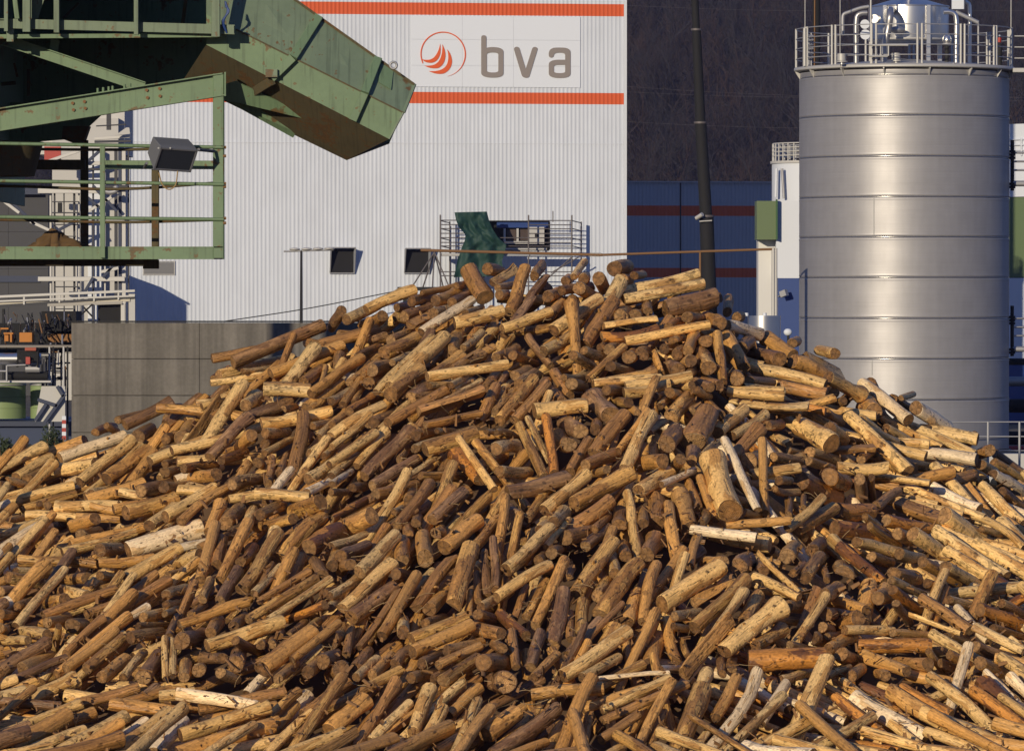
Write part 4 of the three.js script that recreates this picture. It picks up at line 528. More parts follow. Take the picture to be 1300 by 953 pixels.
// ---------- the log heap ----------
// logs seen in the photograph: tile [left, top, scale], then x1, y1 (nearer end), x2, y2, width, tone (0 pale, 1 tan, 2 brown, 3 dark, 4 orange)
const tiles = [
[[0, 480, 4.764], [[-20,560,265,415,75,1],[90,600,300,480,75,1],[360,485,755,340,75,0],[575,520,320,555,85,1],[480,630,800,380,70,1],[440,650,45,755,65,1],[40,620,240,670,55,1],[160,610,300,560,70,2],[735,775,325,785,75,1],[580,860,150,830,65,1],[0,875,130,840,50,1],[550,690,690,650,75,1],[640,640,890,440,90,2],[790,650,930,450,85,2],[850,680,1048,590,95,3],[750,290,1048,175,75,3],[710,255,900,210,55,3],[640,285,700,320,45,1],[575,330,690,300,60,3],[830,360,910,310,90,3],[760,810,1048,690,110,2],[900,890,1060,780,85,1],[580,890,440,920,85,2],[985,450,1060,430,75,2],[0,650,80,660,60,1],[235,760,225,900,45,2],[285,770,300,900,60,2]]],
[[0, 665, 4.764], [[770,160,1215,10,115,0,'smooth white barkless log left of the summit, palest in the heap'],[585,245,110,225,70,2],[930,205,595,235,65,2],[755,335,1100,190,85,1],[90,285,340,285,55,1],[45,325,280,385,75,1],[80,625,390,275,65,1],[0,310,95,250,40,0],[525,330,400,340,85,2],[520,440,370,405,80,1],[385,460,290,480,90,2],[600,315,760,340,60,2],[260,570,700,400,65,3],[520,555,940,305,70,3],[620,600,1020,340,80,3],[395,790,620,580,65,3],[395,880,700,640,65,2],[520,880,740,690,75,2],[610,930,760,820,85,2],[0,900,290,730,80,3],[130,880,300,790,85,2],[90,940,400,810,55,3],[280,670,130,650,75,1],[165,705,0,700,60,1],[430,665,300,655,40,2],[350,620,330,780,50,1],[430,640,500,610,105,2],[860,565,1048,530,75,1],[830,620,1020,615,45,2],[785,690,980,660,75,2],[1015,940,1010,690,45,1],[1020,680,1060,560,50,3],[860,930,960,800,100,3],[740,930,870,780,60,1],[0,545,120,555,60,2],[0,630,45,630,60,1],[480,40,590,20,80,2],[100,500,190,480,60,2],[0,410,220,420,70,3],[280,590,400,560,70,2],[600,160,720,150,85,1]]],
[[210, 480, 4.764], [[100,460,330,120,75,2],[220,430,470,30,85,1],[270,490,500,240,75,3],[485,165,540,120,85,1],[590,70,880,80,95,0,'pale hollow-ended log lying level under the dark upper logs'],[510,230,750,140,70,3],[850,160,1060,10,80,2],[1005,190,580,280,75,1],[710,190,780,170,55,4],[770,590,835,220,85,3,'dark split log with a hollow lower end standing steeply'],[520,350,440,420,80,2],[335,500,480,440,65,4],[110,565,310,530,60,4],[300,575,140,620,80,2],[0,700,150,630,80,2],[0,850,300,670,90,1],[90,890,390,650,60,2],[0,900,120,830,40,1],[260,930,330,760,75,2],[470,930,530,800,75,1],[540,700,870,730,80,0],[940,760,760,800,100,2],[570,830,720,780,75,2],[770,850,550,900,75,2],[780,950,950,820,75,2],[600,460,760,370,50,1],[600,340,740,325,65,1],[870,460,1060,330,60,1],[960,460,1060,400,50,1],[860,610,1060,490,75,1],[850,690,1060,590,60,0],[920,360,1050,240,60,1],[890,290,1000,250,50,1],[390,650,570,610,75,2],[620,640,640,480,60,3],[690,580,730,470,55,3],[555,510,590,490,65,2],[600,390,640,370,65,3],[95,365,150,290,100,2],[0,230,90,170,60,3],[0,280,210,120,80,3],[0,370,50,350,70,2],[360,880,440,800,100,2],[0,590,70,570,70,2],[0,530,130,500,55,3]]],
[[210, 665, 4.764], [[200,180,0,240,85,1],[10,310,150,260,60,2],[210,340,300,0,70,2],[320,340,500,-10,75,2],[330,470,440,280,80,3],[460,400,680,50,85,2],[690,220,880,0,110,2],[530,430,690,260,55,1],[560,400,640,240,45,3],[560,470,870,290,50,3],[500,580,910,330,70,2],[620,580,1000,340,50,1],[80,610,500,470,65,2],[705,590,250,750,95,1,'bright tan log with a swollen end low in the heap'],[420,710,580,790,60,3],[95,710,215,690,115,3],[415,850,440,790,110,3],[270,660,320,590,85,3],[965,495,730,590,60,4],[740,680,840,590,60,3],[580,880,900,650,110,2],[760,850,1048,620,55,2],[680,930,780,830,70,2],[860,900,940,830,90,2],[965,875,1048,820,100,3],[880,160,1060,40,115,4],[960,300,900,220,110,3],[1010,250,1048,150,80,2],[70,580,170,360,65,3],[220,460,280,340,60,2],[20,920,15,700,50,1],[110,930,120,850,80,2],[200,890,220,850,85,2],[350,820,220,830,75,3],[575,735,600,720,60,2],[640,730,650,700,60,3],[690,680,700,660,55,3],[0,430,120,390,70,1],[0,490,70,480,50,1],[0,550,60,530,50,1],[310,250,340,90,80,3],[450,230,520,150,70,4],[150,550,230,490,55,3],[840,650,930,590,55,1],[960,420,1030,390,70,3],[990,480,1060,420,60,1],[410,620,480,560,70,3],[330,900,430,940,70,1]]],
[[420, 480, 4.764], [[80,180,200,0,55,2],[0,150,120,80,60,1],[110,200,250,110,60,4],[0,350,320,160,65,1],[0,430,240,230,50,1],[0,540,270,350,65,1],[160,520,320,300,60,1],[320,300,460,150,45,1],[0,600,160,460,55,1],[0,640,110,560,50,0],[340,290,690,70,75,3],[250,260,390,210,80,3],[590,30,800,10,55,1],[690,110,910,30,45,0],[740,90,830,0,45,1],[540,215,930,110,100,3],[570,290,900,200,80,3],[510,330,640,310,75,2],[890,260,1000,40,70,3],[200,600,490,320,75,3],[250,650,520,470,75,3],[440,605,660,480,40,0],[540,590,810,590,60,2],[520,430,700,350,60,1],[880,340,560,450,110,2],[640,325,740,330,40,1],[990,690,770,370,50,1],[680,540,720,440,70,3],[900,580,740,480,110,4],[270,700,510,640,80,3],[0,850,210,740,60,4],[240,840,20,940,120,2],[420,930,600,640,75,3],[530,900,740,660,80,3],[620,900,800,690,75,3],[720,950,940,700,120,2],[900,940,1048,720,60,2],[380,810,480,780,45,0],[480,740,500,690,75,2],[940,325,1048,325,35,1],[0,690,90,690,45,1],[130,660,210,650,60,3],[370,130,560,20,100,2],[460,115,570,20,90,3],[0,290,90,210,60,2],[420,500,460,440,50,2]]],
[[420, 665, 4.764], [[150,290,400,60,85,1],[80,520,370,240,85,1],[120,570,380,370,100,3],[0,470,180,320,60,1],[170,750,400,400,65,3],[310,680,520,310,75,2],[520,510,740,200,100,3],[590,520,700,400,90,2],[740,500,840,150,125,2,'stout straight brown log standing steeply with its cut end down'],[570,210,560,70,115,2],[690,140,870,-10,110,2],[880,120,980,-20,60,2],[460,70,450,0,75,3],[530,20,545,-20,60,3],[630,60,650,0,70,2],[390,320,470,310,75,4],[940,440,930,170,60,3],[1000,400,985,90,60,3],[890,470,880,300,50,3],[850,590,850,410,45,2],[910,500,1048,430,65,1],[890,550,1060,630,80,4],[1020,730,860,610,85,3],[480,690,820,560,80,2],[490,780,850,610,95,2],[390,850,520,760,70,3],[550,860,670,790,75,3],[700,770,910,720,75,2],[650,870,900,740,65,2],[680,950,890,810,85,2],[620,930,740,860,60,3],[920,860,1048,870,120,3],[40,240,220,130,80,3],[130,255,60,280,80,3],[0,140,210,60,50,1],[80,800,120,620,60,3],[150,870,220,760,75,3],[50,850,0,880,110,3],[150,930,280,820,65,1],[250,920,370,800,70,2],[440,660,430,590,90,1],[430,230,430,110,100,2],[570,600,680,570,70,3],[0,700,70,640,110,2],[480,930,640,890,70,2]]],
[[630, 480, 4.764], [[30,260,230,10,85,2],[100,250,310,30,70,3],[0,200,120,80,55,2],[420,130,370,30,75,3],[230,200,550,170,100,1],[590,40,1000,5,60,1],[770,90,1048,40,65,1],[810,150,690,100,70,2],[690,240,600,130,130,3],[510,320,420,270,110,3],[600,310,620,260,80,3],[440,400,380,360,100,3],[290,600,140,280,65,2],[330,500,190,240,45,1],[350,590,300,240,70,4],[600,460,780,220,85,3],[450,570,560,380,75,3],[740,440,920,200,50,2],[780,550,940,220,75,1],[540,530,720,460,80,3],[1010,510,850,520,95,2],[470,770,810,580,110,2],[290,800,550,580,80,1],[60,720,430,610,100,3],[380,920,700,740,100,3],[830,940,790,690,65,1],[740,890,740,800,85,3],[600,930,700,830,50,3],[970,870,960,680,110,3],[890,880,890,800,70,2],[880,710,1060,560,90,1],[0,330,80,330,40,1],[20,560,200,570,70,1],[0,430,120,410,80,1],[0,790,90,660,75,2],[110,850,60,790,130,3],[180,850,280,710,60,2],[360,930,430,830,80,1],[920,340,1010,270,70,2],[850,200,800,160,50,2],[670,550,590,570,60,2],[280,930,330,860,60,1]]],
[[630, 665, 4.764], [[410,80,600,0,95,3],[540,130,680,10,75,3],[490,420,710,100,95,2],[880,220,830,0,65,1],[50,280,330,20,85,0],[160,240,330,0,45,2],[300,130,420,0,45,1],[0,450,330,250,75,1],[240,620,420,220,70,2],[330,740,400,410,110,3],[180,570,300,350,60,2],[110,580,180,380,50,3],[620,560,850,250,120,2],[630,440,670,350,90,2],[440,800,640,590,80,3],[520,670,520,480,90,2],[780,600,850,410,100,2],[400,920,800,650,95,1],[520,930,740,810,70,1],[890,590,970,250,75,2],[850,820,970,550,80,2],[930,850,990,670,100,2],[620,935,1048,885,30,0],[120,870,90,650,60,3],[210,870,270,660,75,3],[230,930,370,790,60,2],[180,680,0,590,75,4],[60,930,0,860,140,3],[500,760,760,480,45,3],[780,200,760,130,75,3],[430,330,450,280,80,3],[450,700,450,540,55,3],[720,300,720,190,70,1],[260,220,300,190,70,2],[330,180,390,130,80,3],[30,790,0,700,80,3],[900,200,960,100,100,3]]],
[[840, 480, 4.764], [[180,40,20,40,60,1],[320,60,190,-10,70,3],[0,170,100,90,50,1],[60,240,170,110,95,2],[35,400,90,320,110,3],[190,380,260,210,150,3],[190,190,220,130,70,3],[110,505,40,580,70,2],[185,500,190,450,80,3],[0,650,200,570,45,0],[400,60,740,70,50,1],[410,120,890,160,65,1],[1048,120,700,220,65,2],[720,50,1000,110,75,3],[860,20,1000,40,45,1],[360,220,270,150,55,3],[340,330,500,190,90,1],[430,350,630,220,60,0],[255,470,370,380,50,0],[360,590,600,310,80,3,'dark log leaning across the thick pale stump'],[580,800,380,370,60,0],[630,820,610,370,60,2],[410,810,310,490,160,1,'thickest pale stump, standing steeply behind a leaning dark log'],[640,290,720,280,70,3],[770,390,670,340,65,1],[1030,430,840,280,130,0,'stout whitish log with a dark cut end on the right slope'],[170,910,90,700,110,2],[60,930,40,770,70,2],[220,790,160,610,65,2],[320,860,230,600,60,2],[240,880,270,800,60,2],[520,490,600,490,110,2],[670,480,840,490,70,2],[540,590,840,550,70,1],[720,610,810,620,55,1],[690,670,830,675,50,2],[820,620,1060,660,130,4],[890,500,1060,560,60,2],[770,830,770,740,55,3],[860,780,860,710,40,3],[760,920,980,720,55,1],[820,900,1048,790,90,2],[390,890,780,860,60,2],[900,430,1060,480,80,2],[500,810,600,830,50,2],[770,430,860,460,40,2]]],
[[840, 665, 4.764], [[100,250,50,0,75,2],[170,260,220,80,65,2],[0,490,360,270,125,1,'thick tan log with a dark hollow end'],[380,230,260,240,80,2],[200,470,430,310,70,2],[470,260,520,230,110,3],[200,630,510,340,95,2],[280,740,500,410,60,1],[500,600,590,430,90,2],[560,320,830,460,60,1],[860,430,600,180,65,1],[350,750,720,500,110,1],[150,930,440,600,95,2],[620,570,820,590,60,3],[820,660,950,400,90,3],[770,490,860,500,80,2],[520,850,990,830,150,4,'thick red-brown knotty log lying level near the foot of heap'],[570,740,730,640,80,2],[80,560,230,540,70,1],[70,620,190,650,50,1],[90,830,30,610,80,2],[160,800,130,710,45,2],[0,890,135,870,35,0],[720,930,910,880,60,1],[920,930,1048,880,50,2],[915,160,960,120,95,3],[800,300,860,260,60,3],[1000,570,1060,550,90,3],[920,710,970,690,90,2],[780,720,1000,760,55,3],[760,200,800,140,100,2],[870,330,960,200,90,2],[1000,340,980,270,50,3],[980,640,1048,640,70,3],[370,900,360,800,60,3],[440,870,430,810,70,3],[620,280,600,230,80,3],[970,460,1060,450,90,2]]],
[[1050, 480, 4.764], [[210,30,490,270,85,0],[20,10,250,110,45,1],[0,50,210,150,80,1],[100,110,0,140,60,2],[450,120,525,95,40,1],[400,120,500,180,60,3],[540,180,730,300,100,0],[915,370,560,310,80,0],[340,240,700,420,50,1],[360,300,550,400,65,1],[480,280,900,460,55,1],[400,420,910,500,85,0,'long pale log lying almost level on the right slope'],[130,240,490,570,85,1],[220,250,400,400,60,1],[10,430,290,410,75,3],[210,490,300,400,60,3],[60,550,370,540,80,1],[340,660,770,570,85,2],[700,640,900,560,80,3],[640,660,920,800,80,0],[480,660,960,850,65,1],[990,850,840,640,75,2],[430,730,760,860,120,3],[940,650,1190,890,75,1],[1000,590,1191,700,90,0],[920,540,1010,570,75,1],[1010,510,1191,620,55,1],[700,870,940,970,120,1],[200,610,230,750,90,3],[270,600,270,760,55,3],[70,800,260,800,110,4],[300,780,430,700,60,3],[0,650,100,660,110,4],[50,910,310,920,110,4],[240,850,380,950,50,1],[350,880,620,910,80,4],[0,330,100,370,90,1],[280,200,230,150,110,2],[450,500,620,540,70,2],[930,900,1100,950,50,1],[1060,690,1191,790,70,4],[0,560,110,600,45,2],[230,300,400,380,60,1],[0,210,90,250,70,3]]],
[[1050, 665, 4.764], [[180,110,440,180,80,1],[440,180,580,210,70,1],[70,150,350,350,75,4],[110,310,100,250,120,2],[580,230,800,350,85,2],[520,60,740,220,100,1],[660,40,1090,320,85,1],[710,0,1191,260,90,1],[940,10,1191,150,50,1],[720,160,1040,340,75,1],[720,260,910,370,80,1],[640,415,1170,380,75,1,'straight tan log lying level across the slanting logs'],[390,340,590,430,55,1],[610,370,690,400,70,2],[870,640,580,450,80,3],[510,540,820,660,60,1],[400,400,560,520,70,4],[110,645,400,650,65,1],[400,660,640,680,60,2],[640,660,940,840,60,1],[640,745,190,740,90,4],[100,790,200,830,90,2],[475,895,200,820,85,2],[620,840,420,850,90,3],[620,780,740,940,45,1],[900,640,1191,780,90,1],[900,740,1140,830,80,3],[720,680,900,720,50,2],[930,520,1191,620,90,4],[1010,630,1191,690,60,2],[740,460,940,520,60,1],[1060,480,1191,560,60,1],[240,530,0,460,80,2],[180,570,0,570,100,3],[10,760,160,680,80,2],[0,930,150,870,50,1],[740,800,930,900,60,2],[930,840,1100,940,90,2],[420,480,500,600,60,3],[310,450,360,420,100,2],[400,310,540,330,100,2],[360,920,310,900,70,2],[150,920,200,870,80,2],[260,10,430,130,60,2],[430,60,510,100,80,2],[270,200,390,240,70,4],[0,680,80,640,50,3],[700,830,850,900,70,3]]],
[[260, 350, 5.909], [[50,620,480,545,80,3,'dark log jutting out level towards the concrete wall'],[210,660,900,420,110,3],[490,735,1040,530,95,2],[40,800,470,730,55,1],[280,720,540,690,45,1],[1030,270,950,390,85,3,'short black log standing up on the left shoulder of heap'],[1060,330,1300,220,95,1],[830,500,760,460,90,3],[870,810,900,690,50,2],[740,790,890,690,90,3],[800,930,1180,620,85,2],[1090,800,1250,680,70,2],[1000,690,1010,590,85,3],[1230,770,1300,700,100,2],[60,770,180,690,50,4],[1100,930,1190,780,55,2],[860,520,1300,360,90,3],[1150,600,1300,520,70,3]]],
[[460, 330, 5.295], [[350,200,30,350,80,1],[130,390,0,430,90,3],[330,280,470,260,75,2],[490,275,640,220,80,2],[600,290,720,210,75,3],[400,220,620,180,45,2],[630,175,700,160,55,3],[820,260,710,70,120,3,'thick dark log propped steeply on the summit before the tarpaulin'],[840,60,940,90,85,3],[880,150,1040,50,70,1],[990,350,1100,50,85,2],[620,430,950,340,85,1],[400,490,740,270,75,0],[480,360,620,330,80,1],[330,430,490,350,85,2],[190,540,330,480,75,2],[280,380,440,330,80,3],[230,320,320,310,60,3],[150,650,370,520,100,2],[50,780,150,720,100,2],[100,890,480,520,60,0],[190,860,560,520,110,1],[300,920,420,790,100,2],[420,790,680,640,90,2],[440,835,980,720,75,1],[600,740,800,630,80,2],[590,610,640,500,110,2],[560,920,800,820,45,1],[620,880,730,790,45,1],[860,930,960,760,60,3],[380,920,560,870,60,2],[1000,930,1140,800,80,2],[1010,640,1165,700,70,4],[1030,780,1120,740,80,2],[900,660,1040,600,80,3],[0,800,120,690,55,2],[680,600,800,490,60,1],[200,690,320,640,55,1],[910,190,1020,170,55,1],[920,230,980,240,70,1],[150,510,70,550,55,3],[830,860,900,770,80,3],[690,350,800,320,55,1]]],
[[660, 325, 5.295], [[45,345,180,150,100,3],[100,140,150,60,75,2],[370,150,440,40,55,1],[310,180,330,150,70,2],[420,160,440,140,75,1],[530,150,570,220,95,2],[640,100,720,80,110,2],[690,170,720,150,85,2],[770,130,830,120,60,2],[660,235,1205,116,85,1,'upper of two long tan logs lying side by side on the summit'],[700,310,1236,187,80,1,'lower of two long tan logs lying side by side on the summit'],[980,370,1320,280,140,3,'thick grey-barked log just below the two long tan logs'],[680,390,730,360,100,2],[770,390,810,370,90,2],[850,390,840,330,75,3],[560,490,920,440,90,1],[550,550,930,490,75,4],[710,590,1280,490,60,1],[430,600,620,300,110,3],[230,500,560,300,95,1],[160,640,380,530,80,1],[-120,490,210,370,80,1],[200,400,280,300,80,2],[200,280,260,250,90,2],[350,370,340,280,95,2],[270,240,480,190,70,3],[400,215,510,290,95,2],[450,850,700,610,55,2],[360,660,520,770,75,1],[430,640,600,700,70,1],[610,740,750,790,80,2],[490,870,880,810,85,2],[700,900,1150,850,75,1],[540,610,560,590,60,3],[600,630,680,610,80,2],[735,680,780,650,95,2],[1040,800,960,640,80,2],[970,640,1060,590,80,2],[1080,700,1130,570,85,2],[820,660,840,640,90,2],[290,830,430,820,60,1],[330,890,430,870,90,2],[40,930,200,830,70,3],[0,890,110,810,75,2],[320,930,210,800,80,3],[590,930,720,920,80,2],[1000,920,1090,930,80,1],[910,930,1000,910,60,1],[920,760,930,650,45,3],[1130,450,1200,440,85,2],[1000,480,1090,450,80,4],[1120,780,1180,730,60,2]]],
[[850, 330, 5.295], [[240,420,100,420,95,2],[340,440,250,390,100,2],[390,350,395,260,75,2],[455,385,480,380,75,2],[390,450,610,510,80,0],[830,640,640,520,95,2],[830,560,860,540,70,2],[740,670,560,600,120,3],[500,730,370,510,110,2],[360,830,310,500,75,2],[260,730,200,610,120,2],[150,710,60,690,90,2],[100,670,150,540,85,2],[250,570,230,540,90,2],[545,720,1050,840,80,1],[940,630,1165,750,110,0],[830,680,1080,800,110,2],[1110,650,1000,620,80,1],[1100,790,1165,830,50,0],[540,810,690,820,70,3],[500,850,760,880,55,1],[390,890,770,920,70,1],[730,830,1050,920,80,3],[0,590,80,550,80,2],[300,870,130,770,70,3],[160,870,250,900,60,1],[20,750,0,700,120,3],[490,590,540,560,90,3],[460,810,440,780,100,2],[1130,880,1060,850,80,2]]],
];
// shape of the heap: a ridge 60 m off whose front falls towards the camera
const RIDGE = 60, TOE = 48.2;
const crestPts = [[-500, 710], [-250, 640], [0, 584], [60, 584], [150, 547], [250, 510], [300, 462], [420, 416], [520, 378], [590, 356], [640, 354], [790, 350], [890, 364], [930, 398], [1000, 438], [1100, 485], [1150, 528], [1240, 566], [1300, 606], [1550, 720], [1800, 800]];
function crestY(px) { const A = crestPts; if (px <= A[0][0]) return A[0][1] + (A[0][0] - px) * 0.3; for (let i = 1; i < A.length; i++) if (px <= A[i][0]) return lerp(A[i - 1][1], A[i][1], (px - A[i - 1][0]) / (A[i][0] - A[i - 1][0])); const l = A[A.length - 1]; return l[1] + (px - l[0]) * 0.3; }
function surf(x, d) {
  const hc = Math.max(0, CY + (HZ - crestY(650 + x * F / RIDGE)) * RIDGE / F), s = d < RIDGE ? (RIDGE - d) / (RIDGE - TOE) : (d - RIDGE) / 7;
  if (s >= 1) return -0.2 - (s - 1); return hc * Math.pow(1 - s, 0.94) + (vn(x * 0.8 + 40, d * 0.8, 21) - 0.5) * 0.22 * Math.min(1, s * 6) * (s < 0.95);
}
function hitSurf(px, py) { for (let d = 47; d < RIDGE; d += 0.04) if (CY + (HZ - py) * d / F <= surf((px - 650) * d / F, d)) return d; return RIDGE; }
// wood texture: eight bark columns and sixteen cut ends in one sheet
const ATW = 1024, ATH = 1024, COL = 128, BH = 768;
const barkSpec = [
  { b: [0.82, 0.61, 0.37], p: [0.62, 0.4, 0.19], pa: 0.2, fl: 0.14, rg: 0.2 }, { b: [0.74, 0.455, 0.165], p: [0.5, 0.265, 0.078], pa: 0.34, fl: 0.2, rg: 0.36 },
  { b: [0.56, 0.285, 0.078], p: [0.37, 0.175, 0.046], pa: 0.45, fl: 0.22, rg: 0.45 }, { b: [0.37, 0.18, 0.054], p: [0.38, 0.18, 0.06], pa: 0.3, fl: 0.25, rg: 0.8 },
  { b: [0.52, 0.215, 0.04], p: [0.17, 0.065, 0.02], pa: 0.4, fl: 0.3, rg: 0.45 }, { b: [0.33, 0.18, 0.08], p: [0.2, 0.1, 0.042], pa: 0.4, fl: 0.2, rg: 0.85 },
  { b: [0.76, 0.485, 0.19], p: [0.46, 0.245, 0.08], pa: 0.26, fl: 0.42, rg: 0.3 }, { b: [0.61, 0.335, 0.096], p: [0.35, 0.17, 0.046], pa: 0.5, fl: 0.25, rg: 0.65 }];
const bumpArr = new Float32Array(ATW * ATH), kr = rng(404), knots = barkSpec.map(() => Array.from({ length: 4 }, () => [kr(), kr(), 0.009 + 0.014 * kr()]));
const woodTex = texture(ATW, ATH, (U, Vv, i, j) => {
  let c, h;
  if (j < BH) {
    const k = Math.floor(i / COL), sp = barkSpec[k], u = (i % COL + 0.5) / COL, v = (j + 0.5) / BH, s = 200 + k * 17;
    const fib = 0.6 * fbm(u * 30, v * 5, s, 30, 5, 4) + 0.4 * fbm(u * 12, v * 3, s + 40, 12, 3, 3), fine = fbm(u * 64, v * 60, s + 3, 64, 60, 2), pt = fbm(u * 5, v * 4, s + 6, 5, 4, 5), fk = fbm(u * 14, v * 30, s + 11, 14, 30, 2), cr = Math.abs(fbm(u * 9, v * 1.6, s + 14, 9, 2, 3) - 0.5);
    const th = 0.5 + (0.5 - sp.pa) * 0.42, m = smooth(th - 0.025, th + 0.035, pt + (fib - 0.5) * 0.35), fl = smooth(0.8 - sp.fl * 0.35, 0.86 - sp.fl * 0.35, fk) * 0.75, crack = smooth(0.012, 0.004, cr) * 0.7 * smooth(0.3, 0.6, fbm(u * 3, v * 5, s + 17, 3, 5, 2));
    c = sp.b.map((x, q) => lerp(x, sp.p[q], m)); const t = clamp(1 - sp.rg * 1.3 + sp.rg * 2.6 * fib, 0.25, 1.9) * (0.66 + 0.68 * fine) * (0.86 + 0.28 * fbm(u * 2, v * 7, s + 20, 2, 7, 2)); c = c.map(x => x * t * (1 - 0.62 * fl) * (1 - crack));
    h = 0.45 + (fib - 0.5) * (0.3 + sp.rg * 0.6) + (k === 3 || k === 5 ? -0.18 : 0.18) * m + fl * 0.08 - crack * 0.5 + (fine - 0.5) * 0.2;
    for (const [ku, kv, r] of knots[k]) { let du = Math.abs(u - ku); du = Math.min(du, 1 - du) * 0.62; const q = Math.hypot(du, (v - kv) * 0.75) / r; if (q < 1) { const z = q < 0.45 ? 0.35 : 0.35 + 0.65 * smooth(0.45, 1, q); c = c.map(x => x * z); h += 0.3 * (1 - q); } }
  } else {
    const k = Math.floor(i / COL) + 8 * Math.floor((j - BH) / COL), u = (i % COL + 0.5) / COL * 2 - 1, v = ((j - BH) % COL + 0.5) / COL * 2 - 1, s = 500 + k * 13, a = Math.atan2(v, u), cx = (hash(k, 1, 9) - 0.5) * 0.24, cy = (hash(k, 2, 9) - 0.5) * 0.24, r = Math.hypot(u - cx, v - cy);
    const w = fbm(u * 2 + 9, v * 2 + 9, s, 99, 99, 3), ring = 0.5 + 0.5 * Math.sin((r + 0.12 * w) * (34 + 20 * hash(k, 3, 9))), rc = smooth(0.05, 0.0, Math.abs(((a / 6.283 * 5 + hash(k, 4, 9) + 0.3 * w) % 1 + 1) % 1 - 0.5)) * smooth(0.1, 0.5, r) * 0.6 * (hash(k, 5, 9) > 0.4);
    const dirt = fbm(u * 3 + 20, v * 3 + 20, s + 5, 99, 99, 4), fine = fbm(u * 18 + 50, v * 18 + 50, s + 7, 999, 999, 2), rim = smooth(0.84, 0.93, Math.hypot(u, v)), pith = hash(k, 6, 9) > 0.55 ? smooth(0.42, 0.3, r) * 0.35 : -smooth(0.3, 0.1, r) * 0.3;
    const base = k % 4 === 3 ? [0.19, 0.09, 0.03] : k % 4 === 1 ? [0.37, 0.2, 0.075] : [0.27, 0.135, 0.045];
    const t = (0.84 + 0.2 * ring) * (0.35 + 1.2 * dirt) * (0.75 + 0.5 * fine) * (1 + pith) * (1 - rc); c = base.map((x, q) => lerp(x * t, [0.12, 0.065, 0.03][q], rim * 0.8)); h = 0.5 + 0.12 * ring - rc * 0.5 + 0.3 * (fine - 0.5);
  }
  bumpArr[j * ATW + i] = h; return c;
});
woodTex.wrapS = woodTex.wrapT = THREE.ClampToEdgeWrapping;
const woodBump = texture(ATW, ATH, (u, v, i, j) => { const h = bumpArr[j * ATW + i]; return [h, h, h]; }, false); woodBump.wrapS = woodBump.wrapT = THREE.ClampToEdgeWrapping;
M.wood = new THREE.MeshStandardMaterial({ map: woodTex, bumpMap: woodBump, bumpScale: 0.02, roughness: 0.52, vertexColors: true });
const toneCols = [[0, 0, 6], [1, 6, 1], [2, 7, 2], [3, 5, 3], [4, 4]];
